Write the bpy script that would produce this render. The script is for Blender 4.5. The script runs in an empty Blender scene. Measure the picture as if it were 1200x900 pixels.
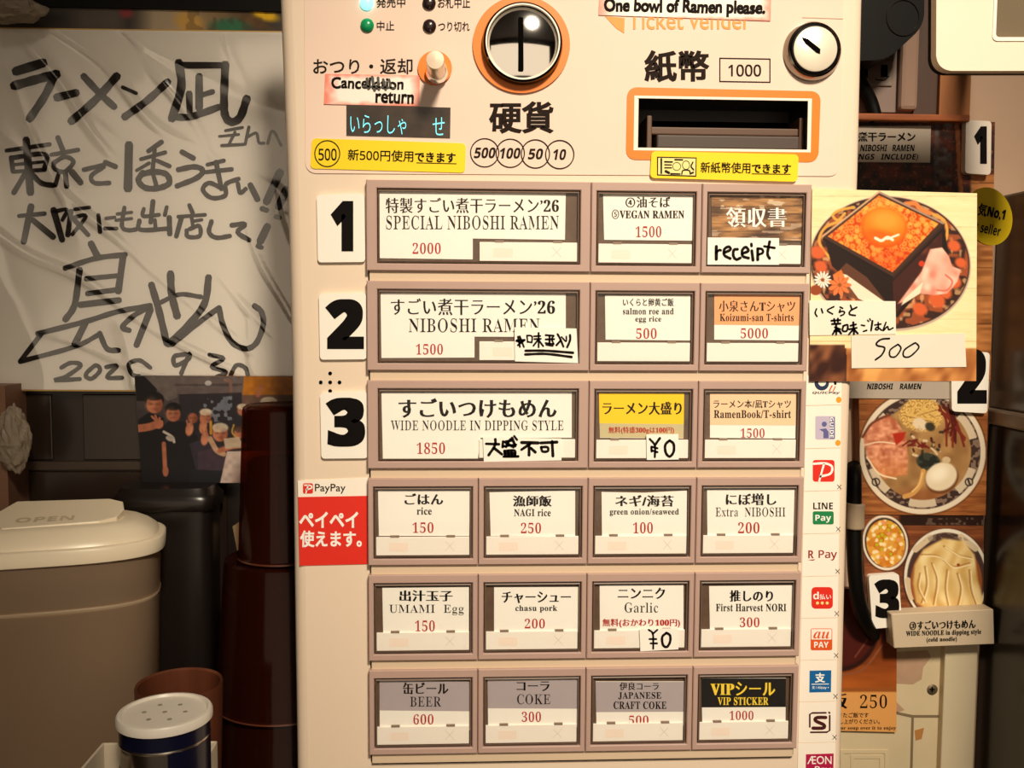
import bpy, math, random
import numpy as np
from mathutils import Vector, Matrix
from mathutils.geometry import tessellate_polygon

SC = bpy.context.scene
COL = SC.collection
random.seed(7)
RNG = np.random.RandomState(5)

# ------------------------------------------------------------------ camera
F = 1118.0
Z0 = 1.30                     # height of the top edge of the first button row
PA, PB, PC = math.radians(4.11), math.radians(-2.65), math.radians(0.29)
def _rot(a, b, c):
    ca, sa, cb, sb, cc, sc = math.cos(a), math.sin(a), math.cos(b), math.sin(b), math.cos(c), math.sin(c)
    rx = np.array([[1, 0, 0], [0, ca, -sa], [0, sa, ca]]); ry = np.array([[cb, 0, sb], [0, 1, 0], [-sb, 0, cb]])
    rz = np.array([[cc, -sc, 0], [sc, cc, 0], [0, 0, 1]])
    return rz @ rx @ ry
RM = _rot(PA, PB, PC)
TW = lambda v: np.array([v[0], v[2], -v[1]])
CAM = TW(np.array([-0.0701, 0.0761, -0.5482])) + np.array([0, 0, Z0])
RIGHT, UP, FWD = TW(RM[0]), -TW(RM[1]), TW(RM[2])
cd = bpy.data.cameras.new('camera'); cam = bpy.data.objects.new('camera', cd); COL.objects.link(cam)
cd.sensor_fit = 'HORIZONTAL'; cd.sensor_width = 36; cd.lens = F / 1200 * 36; cd.clip_start = 0.01
cam.matrix_world = Matrix(((RIGHT[0], UP[0], -FWD[0], CAM[0]), (RIGHT[1], UP[1], -FWD[1], CAM[1]),
                           (RIGHT[2], UP[2], -FWD[2], CAM[2]), (0, 0, 0, 1)))
SC.camera = cam

# ------------------------------------------------------------------ world, lamps, exposure
SC.view_settings.view_transform = 'Standard'; SC.view_settings.look = 'None'
SC.view_settings.exposure = 0.0; SC.view_settings.gamma = 1.0; SC.view_settings.use_curve_mapping = False
w = bpy.data.worlds.new('daylight'); SC.world = w; w.use_nodes = True
bg = w.node_tree.nodes['Background']; bg.inputs[0].default_value = (1.0, 0.80, 0.58, 1); bg.inputs[1].default_value = 0.92
def area(name, loc, target, size, power, col):
    d = bpy.data.lights.new(name, 'AREA'); d.shape = 'DISK'; d.size = size; d.energy = power; d.color = col
    o = bpy.data.objects.new(name, d); COL.objects.link(o); o.location = loc
    o.rotation_euler = (Vector(target) - Vector(loc)).to_track_quat('-Z', 'Y').to_euler(); return o
def spot(name, loc, target, deg, power, col, rad=0.06, blend=1.0):
    d = bpy.data.lights.new(name, 'SPOT'); d.spot_size = math.radians(deg); d.spot_blend = blend; d.energy = power; d.color = col; d.shadow_soft_size = rad
    o = bpy.data.objects.new(name, d); COL.objects.link(o); o.location = loc
    o.rotation_euler = (Vector(target) - Vector(loc)).to_track_quat('-Z', 'Y').to_euler(); return o
spot('ceiling_spotlight', (0.30, -1.40, 2.36), (0.09, 0.0, 1.25), 31, 205, (1.0, 0.86, 0.67), 0.15, 0.95)

# ------------------------------------------------------------------ helpers
def P(x, y, Y=0.0):
    """picture measurement -> point on the vertical plane at depth Y"""
    d = FWD + RIGHT * ((x - 600) / F) - UP * ((y - 450) / F)
    t = (Y - CAM[1]) / d[1]
    return CAM + d * t
def PV(x, y, Y):
    x = np.asarray(x, float); y = np.asarray(y, float)
    d = FWD[None] + RIGHT[None] * ((x - 600) / F)[:, None] - UP[None] * ((y - 450) / F)[:, None]
    return CAM[None] + d * ((Y - CAM[1]) / d[:, 1])[:, None]
def PZ(x, y, Z):
    d = FWD + RIGHT * ((x - 600) / F) - UP * ((y - 450) / F)
    return CAM + d * ((Z - CAM[2]) / d[2])
def lin(c):
    c = np.asarray(c, float) / 255.0
    return np.where(c <= 0.04045, c / 12.92, ((c + 0.055) / 1.055) ** 2.4)
MATS = {}
def mat(name, rgb, rough=0.5, metal=0.0, var=0.0, vscale=40, bump=0.0, bscale=200, spec=0.5, emit=0.0, coat=0.0, stretch=None):
    if name in MATS: return MATS[name]
    m = bpy.data.materials.new(name); m.use_nodes = True; nt = m.node_tree
    b = nt.nodes['Principled BSDF']; c = [float(v) for v in lin(rgb)] + [1]
    b.inputs['Base Color'].default_value = c; b.inputs['Roughness'].default_value = rough
    b.inputs['Metallic'].default_value = metal; b.inputs['Specular IOR Level'].default_value = spec
    b.inputs['Coat Weight'].default_value = coat
    if emit:
        b.inputs['Emission Color'].default_value = c; b.inputs['Emission Strength'].default_value = emit
    tc = None
    if var or bump:
        tc = nt.nodes.new('ShaderNodeTexCoord'); src = tc.outputs['Object']
        if stretch:
            mp = nt.nodes.new('ShaderNodeMapping'); mp.inputs['Scale'].default_value = stretch
            nt.links.new(src, mp.inputs[0]); src = mp.outputs[0]
    if var:
        n = nt.nodes.new('ShaderNodeTexNoise'); n.inputs['Scale'].default_value = vscale; n.inputs['Detail'].default_value = 4
        nt.links.new(src, n.inputs['Vector'])
        r = nt.nodes.new('ShaderNodeValToRGB')
        r.color_ramp.elements[0].position = 0.3; r.color_ramp.elements[1].position = 0.7
        r.color_ramp.elements[0].color = [v * (1 - var) for v in c[:3]] + [1]
        r.color_ramp.elements[1].color = [min(1, v * (1 + var)) for v in c[:3]] + [1]
        nt.links.new(n.outputs[0], r.inputs[0]); nt.links.new(r.outputs[0], b.inputs['Base Color'])
    if bump:
        n = nt.nodes.new('ShaderNodeTexNoise'); n.inputs['Scale'].default_value = bscale; n.inputs['Detail'].default_value = 3
        nt.links.new(src, n.inputs['Vector'])
        bp = nt.nodes.new('ShaderNodeBump'); bp.inputs['Strength'].default_value = bump; bp.inputs['Distance'].default_value = 0.001
        nt.links.new(n.outputs[0], bp.inputs['Height']); nt.links.new(bp.outputs[0], b.inputs['Normal'])
    MATS[name] = m; return m
def clear(name, tint=(255, 255, 255), gloss=0.10, rough=0.08, bump=0.0, bscale=60, edge=0.5):
    """thin clear plastic: see-through with a faint reflection"""
    if name in MATS: return MATS[name]
    m = bpy.data.materials.new(name); m.use_nodes = True; nt = m.node_tree; nt.nodes.clear()
    out = nt.nodes.new('ShaderNodeOutputMaterial'); mx = nt.nodes.new('ShaderNodeMixShader')
    tr = nt.nodes.new('ShaderNodeBsdfTransparent'); gl = nt.nodes.new('ShaderNodeBsdfGlossy')
    tr.inputs[0].default_value = [float(v) for v in lin(tint)] + [1]; gl.inputs['Roughness'].default_value = rough
    lw = nt.nodes.new('ShaderNodeLayerWeight'); lw.inputs[0].default_value = 0.25
    mr = nt.nodes.new('ShaderNodeMapRange'); mr.inputs[3].default_value = gloss; mr.inputs[4].default_value = edge
    nt.links.new(lw.outputs['Fresnel'], mr.inputs[0]); nt.links.new(mr.outputs[0], mx.inputs[0])
    nt.links.new(tr.outputs[0], mx.inputs[1]); nt.links.new(gl.outputs[0], mx.inputs[2]); nt.links.new(mx.outputs[0], out.inputs[0])
    if bump:
        tc = nt.nodes.new('ShaderNodeTexCoord'); n = nt.nodes.new('ShaderNodeTexNoise'); n.inputs['Scale'].default_value = bscale
        nt.links.new(tc.outputs['Object'], n.inputs['Vector'])
        bp = nt.nodes.new('ShaderNodeBump'); bp.inputs['Strength'].default_value = bump; bp.inputs['Distance'].default_value = 0.004
        nt.links.new(n.outputs[0], bp.inputs['Height']); nt.links.new(bp.outputs[0], gl.inputs['Normal'])
    MATS[name] = m; return m
def print_mat():
    if 'printed_paper' in MATS: return MATS['printed_paper']
    m = bpy.data.materials.new('printed_paper'); m.use_nodes = True; nt = m.node_tree
    a = nt.nodes.new('ShaderNodeVertexColor'); a.layer_name = 'print'
    b = nt.nodes['Principled BSDF']; b.inputs['Roughness'].default_value = 0.42; b.inputs['Specular IOR Level'].default_value = 0.3
    nt.links.new(a.outputs[0], b.inputs['Base Color']); MATS['printed_paper'] = m; return m

ORG = {}
def empty(name, loc, label, cat, group=None):
    o = bpy.data.objects.new(name, None); COL.objects.link(o); o.location = [float(v) for v in loc]; o.empty_display_size = 0.02
    ORG[o] = np.array(loc, float); tag(o, label, cat, group); return o
def tag(o, label, cat, group=None):
    o['label'] = label; o['category'] = cat
    if group: o['group'] = group
    return o
def struct(o):
    o['kind'] = 'structure'; return o
def mk(name, V, Fc, m, parent=None, smooth=False, fm=None):
    V = np.asarray(V, float); lo, hi = V.min(0), V.max(0)
    og = np.array([(lo[0] + hi[0]) / 2, (lo[1] + hi[1]) / 2, lo[2]])
    me = bpy.data.meshes.new(name); me.from_pydata((V - og).tolist(), [], [list(map(int, f)) for f in Fc])
    for q in (m if isinstance(m, (list, tuple)) else [m]): me.materials.append(q)
    if fm is not None: me.polygons.foreach_set('material_index', fm)
    if smooth: me.polygons.foreach_set('use_smooth', [True] * len(me.polygons))
    me.update()
    o = bpy.data.objects.new(name, me); COL.objects.link(o); ORG[o] = og
    if parent is not None:
        o.parent = parent; o.location = (og - ORG[parent]).tolist()
    else: o.location = og.tolist()
    return o
def tri(loops):
    flat = [p for l in loops for p in l]
    t = tessellate_polygon([[Vector((p[0], p[1], 0)) for p in l] for l in loops])
    return flat, t
def plate3(name, loops, Yf, Yb, m, parent=None):
    """plate of outline loops[0] with holes loops[1:], points are world X,Z"""
    flat, t = tri(loops); n = len(flat)
    V = [(p[0], Yf, p[1]) for p in flat] + [(p[0], Yb, p[1]) for p in flat]
    Fc = [tuple(x) for x in t] + [tuple(i + n for i in x[::-1]) for x in t]
    o = 0
    for l in loops:
        k = len(l)
        for i in range(k):
            a, b = o + i, o + (i + 1) % k; Fc.append((a, b, b + n, a + n))
        o += k
    ob = mk(name, V, Fc, m, parent); fix(ob); return ob
def fix(ob):
    import bmesh
    bm = bmesh.new(); bm.from_mesh(ob.data); bmesh.ops.recalc_face_normals(bm, faces=bm.faces); bm.to_mesh(ob.data); bm.free()
def W2(pts, Y): return [(p[0], p[2]) for p in (P(x, y, Y) for x, y in pts)]
def card(name, pts, Y, m, parent=None, th=0.0004, holes=()):
    """flat sheet whose face lies at depth Y; outline measured in the picture"""
    return plate3(name, [W2(pts, Y)] + [W2(h, Y) for h in holes], Y, Y + th, m, parent)
def rect(l, t, r, b): return [(l, t), (r, t), (r, b), (l, b)]
def rr(q, rad, n=5):
    """round the corners of a quad (list of four points)"""
    if len(q) == 4 and not hasattr(q[0], '__len__'): q = rect(*q)
    out = []
    for i in range(len(q)):
        p = np.array(q[i], float); a = np.array(q[i - 1], float); c = np.array(q[(i + 1) % len(q)], float)
        da = (a - p) / np.linalg.norm(a - p); dc = (c - p) / np.linalg.norm(c - p)
        s, e = p + da * rad, p + dc * rad
        for k in range(n + 1):
            u = k / n; out.append(tuple((1 - u) ** 2 * s + 2 * u * (1 - u) * (p * 0.82 + (s + e) * 0.09) + u * u * e))
    return out
def circ(cx, cy, rx, ry=None, n=40, rot=0):
    ry = ry or rx
    return [(cx + rx * math.cos(a) * math.cos(rot) - ry * math.sin(a) * math.sin(rot), cy + rx * math.cos(a) * math.sin(rot) + ry * math.sin(a) * math.cos(rot)) for a in (2 * math.pi * i / n for i in range(n))]
def box(name, lo, hi, m, parent=None, bev=0.0):
    x0, y0, z0 = lo; x1, y1, z1 = hi
    V = [(x, y, z) for x in (x0, x1) for y in (y0, y1) for z in (z0, z1)]
    Fc = [(0, 1, 3, 2), (4, 6, 7, 5), (0, 4, 5, 1), (2, 3, 7, 6), (0, 2, 6, 4), (1, 5, 7, 3)]
    ob = mk(name, V, Fc, m, parent)
    if bev: bevel(ob, bev)
    return ob
def bevel(ob, wdt, seg=2):
    import bmesh
    bm = bmesh.new(); bm.from_mesh(ob.data)
    es = [e for e in bm.edges if len(e.link_faces) == 2 and e.calc_face_angle(0) > 0.6]
    bmesh.ops.bevel(bm, geom=es, offset=wdt, segments=seg, profile=0.5, affect='EDGES'); bm.to_mesh(ob.data); bm.free()
def lathe(name, prof, c, m, parent=None, axis='Z', n=48, caps=True):
    """profile of (radius, height) turned about an axis through c; axis 'Y' turns towards the viewer"""
    V, Fc = [], []
    for r, h in prof:
        for i in range(n):
            a = 2 * math.pi * i / n
            if axis == 'Z': V.append((c[0] + r * math.cos(a), c[1] + r * math.sin(a), c[2] + h))
            else: V.append((c[0] + r * math.cos(a), c[1] - h, c[2] + r * math.sin(a)))
    k = len(prof)
    for j in range(k - 1):
        for i in range(n):
            Fc.append((j * n + i, j * n + (i + 1) % n, (j + 1) * n + (i + 1) % n, (j + 1) * n + i))
    if caps:
        if prof[0][0] > 1e-6: Fc.append(tuple(range(n))[::-1])
        if prof[-1][0] > 1e-6: Fc.append(tuple((k - 1) * n + i for i in range(n)))
    ob = mk(name, V, Fc, m, parent, smooth=True); fix(ob)
    sharp(ob); return ob
def sharp(ob, ang=0.6):
    import bmesh
    bm = bmesh.new(); bm.from_mesh(ob.data)
    for e in bm.edges:
        if len(e.link_faces) == 2 and e.calc_face_angle(0) > ang: e.smooth = False
    bm.to_mesh(ob.data); bm.free()
def cr(pts, sub=8):
    pts = [np.array(p, float) for p in pts]
    if len(pts) == 2: return [pts[0] * (1 - u) + pts[1] * u for u in np.linspace(0, 1, 3)]
    out = []
    for i in range(len(pts) - 1):
        p0 = pts[i - 1] if i else 2 * pts[0] - pts[1]; p1, p2 = pts[i], pts[i + 1]
        p3 = pts[i + 2] if i + 2 < len(pts) else 2 * p2 - p1
        for k in range(sub):
            u = k / sub
            out.append(0.5 * (2 * p1 + (p2 - p0) * u + (2 * p0 - 5 * p1 + 4 * p2 - p3) * u * u + (3 * p1 - p0 - 3 * p2 + p3) * u ** 3))
    return out + [pts[-1]]
def tube(name, pts, rad, m, parent=None, n=12, sub=8):
    pth = cr(pts, sub); V, Fc = [], []
    for i, p in enumerate(pth):
        d = pth[min(i + 1, len(pth) - 1)] - pth[max(i - 1, 0)]; d /= np.linalg.norm(d)
        a = np.cross(d, [0.31, 0.9, 0.2]); a /= np.linalg.norm(a); b = np.cross(d, a)
        r = rad(i / (len(pth) - 1)) if callable(rad) else rad
        for k in range(n):
            t = 2 * math.pi * k / n; V.append(p + r * (math.cos(t) * a + math.sin(t) * b))
    for j in range(len(pth) - 1):
        for k in range(n): Fc.append((j * n + k, j * n + (k + 1) % n, (j + 1) * n + (k + 1) % n, (j + 1) * n + k))
    Fc += [tuple(range(n))[::-1], tuple((len(pth) - 1) * n + k for k in range(n))]
    return mk(name, V, Fc, m, parent, smooth=True)
def brush(name, strokes, Y, m, parent, sc=1.0, off=(0, 0), ws=1.0, jit=0.06, sub=6):
    """pen strokes: list of (points, width); points in a zoomed frame (scale sc, offset off) of the picture"""
    V, Fc = [], []
    for pts, wd in strokes:
        pth = cr(pts, sub); wd = wd * ws; n = len(pth); base = len(V); L = []
        for i, p in enumerate(pth):
            d = pth[min(i + 1, n - 1)] - pth[max(i - 1, 0)]; ln = np.linalg.norm(d); d = d / (ln if ln > 1e-6 else 1)
            nn = np.array([-d[1], d[0]]); h = wd / 2 * (1 + jit * math.sin(i * 1.7 + wd))
            if i in (0, n - 1):
                e = d * (-1 if i == 0 else 1)
                q = [(p + nn * h * 0.55 + e * h * 0.75), (p - nn * h * 0.55 + e * h * 0.75)]
                if i == 0: L += [q, [p + nn * h, p - nn * h]]
                else: L += [[p + nn * h, p - nn * h], q]
            else: L.append([p + nn * h, p - nn * h])
        for a, b in L: V += [a, b]
        for i in range(len(L) - 1):
            k = base + 2 * i; Fc.append((k, k + 1, k + 3, k + 2))
    V = np.array(V) / sc + np.array(off)
    return mk(name, PV(V[:, 0], V[:, 1], Y), Fc, m, parent)

# ---- lettering from the built-in typeface (serif, sans and Japanese shapes), weight set per axis
def conv(t, kind):
    up, lo, dg = {'serif': (0x1D400, 0x1D41A, 0x1D7CE), 'sansb': (0x1D5D4, 0x1D5EE, 0x1D7EC), 'sans': (0x1D5A0, 0x1D5BA, 0x1D7E2),
                  'sansbi': (0x1D63C, 0x1D656, 0x1D7EC), 'script': (0x1D468, 0x1D482, 0x1D7CE)}[kind]
    o = ''
    for ch in t:
        if 'A' <= ch <= 'Z': o += chr(up + ord(ch) - 65)
        elif 'a' <= ch <= 'z': o += chr(lo + ord(ch) - 97)
        elif '0' <= ch <= '9': o += chr(dg + ord(ch) - 48)
        else: o += ch
    return o
STY = {  # latin shapes, weight change (dx, dy) for Japanese, (dx, dy) for latin, shear
    'min': ('serif', (0.030, -0.010), (-0.020, -0.006), 0), 'minb': ('serif', (0.044, -0.004), (-0.008, 0), 0),
    'mins': ('serif', (0.026, 0.002), (0.006, 0.006), 0), 'price': ('serif', (0.02, 0), (-0.012, -0.002), 0),
    'got': ('sans', (0.012, 0.010), (0.014, 0.010), 0), 'gotb': ('sansb', (0.030, 0.022), (0.0, 0.0), 0),
    'goth': ('sansb', (0.045, 0.034), (0.05, 0.03), 0), 'ital': ('sansb', (0.03, 0.026), (0.008, 0.006), 0.2),
    'plain': (None, (0.0, 0.0), (0.006, 0.006), 0), 'hand': (None, (0.02, 0.02), (0.028, 0.026), 0), 'handb': (None, (0.02, 0.02), (0.042, 0.034), 0.03),
    'lcd': (None, (-0.010, -0.010), (0, 0), 0), 'scr': ('script', (0, 0), (0, 0), 0.0), 'black': ('sansb', (0.05, 0.04), (0.052, 0.036), 0)}
GC = {}
TMP = bpy.data.scenes.new('lettering_workbench')
LC = bpy.data.curves.new('lettering_source', 'FONT'); LC.resolution_u = 3; LC.fill_mode = 'NONE'
LO = bpy.data.objects.new('lettering_source', LC); TMP.collection.objects.link(LO)
def glyphs(body, sty):
    k = (body, sty)
    if k in GC: return GC[k]
    kind, dj, dl, sh = STY[sty]
    LC.body = conv(body, kind) if kind else body; LC.shear = sh; LC.space_character = 1.07 if kind == 'serif' else 1.0
    TMP.view_layers[0].update(); ev = LO.evaluated_get(TMP.view_layers[0].depsgraph); me = ev.to_mesh()
    v = np.zeros(len(me.vertices) * 3); me.vertices.foreach_get('co', v); v = v.reshape(-1, 3)[:, :2]
    e = np.zeros(len(me.edges) * 2, int); me.edges.foreach_get('vertices', e); e = e.reshape(-1, 2)
    nb = {}
    for a, b in e: nb.setdefault(a, []).append(b); nb.setdefault(b, []).append(a)
    ev.to_mesh_clear()
    seen, loops = set(), []
    for s in nb:
        if s in seen: continue
        l, cur, prev = [s], s, None; seen.add(s)
        while True:
            nx = [q for q in nb[cur] if q not in seen]
            if not nx: break
            cur = nx[0]; seen.add(cur); l.append(cur)
        q = v[l]; keep = np.linalg.norm(q - np.roll(q, 1, 0), axis=1) > 1e-5
        q = q[keep]
        if len(q) > 2: loops.append(q)
    def inside(p, l):
        x, y = l[:, 0], l[:, 1]; x2, y2 = np.roll(x, -1), np.roll(y, -1)
        cnd = (y > p[1]) != (y2 > p[1])
        with np.errstate(divide='ignore', invalid='ignore'): xi = x + (p[1] - y) / (y2 - y) * (x2 - x)
        return int((cnd & (xi > p[0])).sum()) & 1
    bb = [(l.min(0), l.max(0)) for l in loops]
    outl = []
    for i, l in enumerate(loops):
        m0 = (l[0] + l[1]) / 2; d = l[1] - l[0]; nl = np.array([-d[1], d[0]]) / np.linalg.norm(d)
        p = m0 + nl * 1e-4
        ink_left = sum(inside(p, q) for j, q in enumerate(loops) if (bb[j][0] <= p).all() and (bb[j][1] >= p).all()) & 1
        dep = [j for j, q in enumerate(loops) if j != i and (bb[j][0] <= l[0]).all() and (bb[j][1] >= l[0]).all() and inside(l[0], q)]
        pv, nxp = np.roll(l, 1, 0), np.roll(l, -1, 0)
        e1 = l - pv; e2 = nxp - l
        e1 = e1 / np.linalg.norm(e1, axis=1)[:, None]; e2 = e2 / np.linalg.norm(e2, axis=1)[:, None]
        sg = -1 if ink_left else 1
        n1 = np.stack([-e1[:, 1], e1[:, 0]], 1) * sg; n2 = np.stack([-e2[:, 1], e2[:, 0]], 1) * sg
        # wide characters take the Japanese weights
        latin = all(ord(ch) < 0x2000 for ch in body)
        dx, dy = dl if latin else dj
        if not latin and kind == 'serif' and any(ch.isascii() and ch.isalnum() for ch in body): dx, dy = dj[0] * 0.8, dj[1]
        outl.append([l, n1, n2, dx, dy, dep, len(dep) % 2 == 0])
    EA = np.concatenate(loops); EB = np.concatenate([np.roll(l, -1, 0) for l in loops])
    def shift(n1, n2, f1, f2, lim):
        det = n1[:, 0] * n2[:, 1] - n1[:, 1] * n2[:, 0]; ok = np.abs(det) > 0.2; ds = np.where(ok, det, 1)
        D = np.stack([(f1 * n2[:, 1] - f2 * n1[:, 1]) / ds, (n1[:, 0] * f2 - n2[:, 0] * f1) / ds], 1)
        av = n1 + n2; av = av / np.maximum(np.linalg.norm(av, axis=1), 1e-6)[:, None]
        D = np.where(ok[:, None], D, av * ((f1 + f2) / 2)[:, None]); ml = np.linalg.norm(D, axis=1)
        return D * np.minimum(1, lim / np.maximum(ml, 1e-9))[:, None]
    def thick(p, n):
        # distance across the stroke, measured inwards from each outline point
        q = p - n * 1e-4; dv = -n; e = EB - EA
        den = dv[:, None, 0] * e[None, :, 1] - dv[:, None, 1] * e[None, :, 0]
        w_ = EA[None] - q[:, None]
        with np.errstate(divide='ignore', invalid='ignore'):
            t = (w_[..., 0] * e[None, :, 1] - w_[..., 1] * e[None, :, 0]) / den; u_ = (w_[..., 0] * dv[:, None, 1] - w_[..., 1] * dv[:, None, 0]) / den
        t = np.where((t > 1e-3) & (u_ >= 0) & (u_ <= 1) & np.isfinite(t), t, 9); return t.min(1)
    V, T, thin = [], [], []
    for l, n1, n2, dx, dy, dep, outer in outl:
        ng = [min(dx, 0), min(dy, 0)]
        if ng[0] < 0 or ng[1] < 0:
            av = n1 + n2; av = av / np.maximum(np.linalg.norm(av, axis=1), 1e-6)[:, None]
            cap = np.clip((thick(l, av) - 0.042) * 0.3, 0, 0.05)
            f1 = -np.minimum(-(ng[0] * np.abs(n1[:, 0]) + ng[1] * np.abs(n1[:, 1])), cap); f2 = -np.minimum(-(ng[0] * np.abs(n2[:, 0]) + ng[1] * np.abs(n2[:, 1])), cap)
            l = l + shift(n1, n2, f1, f2, 1.5 * max(-ng[0], -ng[1]))
        thin.append(l)
    for i, (l0, n1, n2, dx, dy, dep, outer) in enumerate(outl):
        l = thin[i]
        if outer:
            hs = [thin[j] for j in range(len(outl)) if not outl[j][6] and i in outl[j][5] and len(outl[j][5]) == len(dep) + 1]
            flat, t = tri([[tuple(p) for p in l]] + [[tuple(p) for p in h] for h in hs])
            b = len(V); V += flat; T += [tuple(b + k2 for k2 in x) for x in t]
        px_, py_ = max(dx, 0), max(dy, 0)
        if px_ > 0 or py_ > 0:
            f1 = px_ * np.abs(n1[:, 0]) + py_ * np.abs(n1[:, 1]); f2 = px_ * np.abs(n2[:, 0]) + py_ * np.abs(n2[:, 1])
            o_ = l + shift(n1, n2, f1, f2, 1.6 * max(px_, py_)); n_ = len(l); b = len(V)
            V += [tuple(p) for p in l] + [tuple(p) for p in o_]; T += [(b + k2, b + (k2 + 1) % n_, b + n_ + (k2 + 1) % n_, b + n_ + k2) for k2 in range(n_)]
    V = np.array(V); lo, hi = V.min(0), V.max(0)
    GC[k] = ((V - lo) / (hi - lo), T); return GC[k]
def text(body, l, t, r, b, Y, m, parent, sty='got', name='lettering', rot=0.0, jit=0.0):
    """lettering whose ink fills the measured box l,t,r,b on the sheet at depth Y"""
    if sty == 'min' and b - t < 10.6: sty = 'mins'
    U, T = glyphs(body, sty)
    x = l + U[:, 0] * (r - l); y = b + (t - b) * U[:, 1]
    if jit: y = y + jit * np.sin(U[:, 0] * 23) ; x = x + jit * 0.5 * np.sin(U[:, 1] * 5 + U[:, 0] * 17)
    if rot:
        cx, cy = (l + r) / 2, (t + b) / 2; a = math.radians(rot)
        x, y = cx + (x - cx) * math.cos(a) - (y - cy) * math.sin(a), cy + (x - cx) * math.sin(a) + (y - cy) * math.cos(a)
    return mk(name, PV(x, y, Y), T, m, parent)

# ---- flat printed pictures: coloured sheet, one colour sample per picture element
def vnoise(x, y, s, seed=0):
    x = x / s + seed * 17.3; y = y / s + seed * 9.1
    xi, yi = np.floor(x), np.floor(y); fx, fy = x - xi, y - yi
    h = lambda a, b: np.modf(np.abs(np.sin(a * 127.1 + b * 311.7 + seed) * 43758.5453))[0]
    fx, fy = fx * fx * (3 - 2 * fx), fy * fy * (3 - 2 * fy)
    return (h(xi, yi) * (1 - fx) + h(xi + 1, yi) * fx) * (1 - fy) + (h(xi, yi + 1) * (1 - fx) + h(xi + 1, yi + 1) * fx) * fy
def cells(x, y, s, seed=0):
    """distance to the nearest of scattered points, and a value per point"""
    xi, yi = np.floor(x / s), np.floor(y / s); best = np.full(x.shape, 9.0); val = np.zeros(x.shape)
    h = lambda a, b, k: np.modf(np.abs(np.sin(a * 127.1 + b * 311.7 + k + seed) * 43758.5453))[0]
    for dx in (-1, 0, 1):
        for dy in (-1, 0, 1):
            a, b = xi + dx, yi + dy
            d = np.hypot(x / s - a - h(a, b, 1), y / s - b - h(a, b, 2)); v = h(a, b, 3)
            m = d < best; best = np.where(m, d, best); val = np.where(m, v, val)
    return best * s, val
class Paint:
    def __init__(s, x, y, base):
        s.x, s.y = x, y; s.c = np.tile(np.array(base, float), (len(x), 1))
    def put(s, a, col):
        col = np.asarray(col, float); a = np.clip(a, 0, 1)[:, None]
        s.c = s.c * (1 - a) + (col if col.ndim == 2 else col[None]) * a
    def ell(s, cx, cy, rx, ry=None, rot=0, soft=1.0):
        ry = ry or rx; a = math.radians(rot); dx, dy = s.x - cx, s.y - cy
        u = dx * math.cos(a) + dy * math.sin(a); v = -dx * math.sin(a) + dy * math.cos(a)
        return np.clip((1 - np.hypot(u / rx, v / ry)) * min(rx, ry) / soft + 0.5, 0, 1)
    def poly(s, pts, soft=0.8):
        n = len(pts); ins = np.zeros(len(s.x), bool); dm = np.full(len(s.x), 1e9)
        for i in range(n):
            (x1, y1), (x2, y2) = pts[i], pts[(i + 1) % n]
            if y1 != y2: ins ^= ((y1 > s.y) != (y2 > s.y)) & (s.x < (x2 - x1) * (s.y - y1) / (y2 - y1) + x1)
            dm = np.minimum(dm, s.seg(x1, y1, x2, y2))
        return np.clip(np.where(ins, dm, -dm) / soft + 0.5, 0, 1)
    def seg(s, x1, y1, x2, y2):
        L = (x2 - x1) ** 2 + (y2 - y1) ** 2; t = np.clip(((s.x - x1) * (x2 - x1) + (s.y - y1) * (y2 - y1)) / max(L, 1e-6), 0, 1)
        return np.hypot(s.x - x1 - t * (x2 - x1), s.y - y1 - t * (y2 - y1))
    def line(s, pts, wd, col, al=1.0, sub=4):
        q = cr(pts, sub); d = np.full(len(s.x), 1e9)
        for a, b in zip(q[:-1], q[1:]): d = np.minimum(d, s.seg(a[0], a[1], b[0], b[1]))
        s.put(np.clip(wd / 2 - d + 0.5, 0, 1) * al, col)
def mixc(a, b, t): return np.array(a, float)[None] * (1 - t[:, None]) + np.array(b, float)[None] * t[:, None]
def picture(name, quad, Y, fn, parent=None, step=0.9, th=0.0005, dim=1.0):
    q = np.array(quad, float)
    nx = int(max(np.linalg.norm(q[1] - q[0]), np.linalg.norm(q[2] - q[3])) / step) + 2
    ny = int(max(np.linalg.norm(q[3] - q[0]), np.linalg.norm(q[2] - q[1])) / step) + 2
    u, v = np.meshgrid(np.linspace(0, 1, nx), np.linspace(0, 1, ny)); u, v = u.ravel()[:, None], v.ravel()[:, None]
    p = q[0] * (1 - u) * (1 - v) + q[1] * u * (1 - v) + q[2] * u * v + q[3] * (1 - u) * v
    c = np.clip(fn(p[:, 0], p[:, 1]), 0, 255) * dim
    V = PV(p[:, 0], p[:, 1], Y); i = np.arange(nx * ny).reshape(ny, nx)
    Fc = np.stack([i[:-1, :-1], i[1:, :-1], i[1:, 1:], i[:-1, 1:]], -1).reshape(-1, 4).tolist()
    # edge and back of the sheet
    k = len(V); cor = [i[0, 0], i[0, -1], i[-1, -1], i[-1, 0]]
    V = np.concatenate([V, V[cor] + np.array([0, th, 0])]); c = np.concatenate([c, c[cor]])
    Fc += [[k, k + 1, k + 2, k + 3], list(i[0]) + [k + 1, k], list(i[-1][::-1]) + [k + 3, k + 2], list(i[:, -1]) + [k + 2, k + 1], list(i[:, 0][::-1]) + [k, k + 3]]
    o = mk(name, V, Fc, print_mat(), parent)
    at = o.data.color_attributes.new('print', 'FLOAT_COLOR', 'POINT')
    at.data.foreach_set('color', np.concatenate([lin(c), np.ones((len(c), 1))], 1).ravel().astype(np.float32))
    return o

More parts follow.
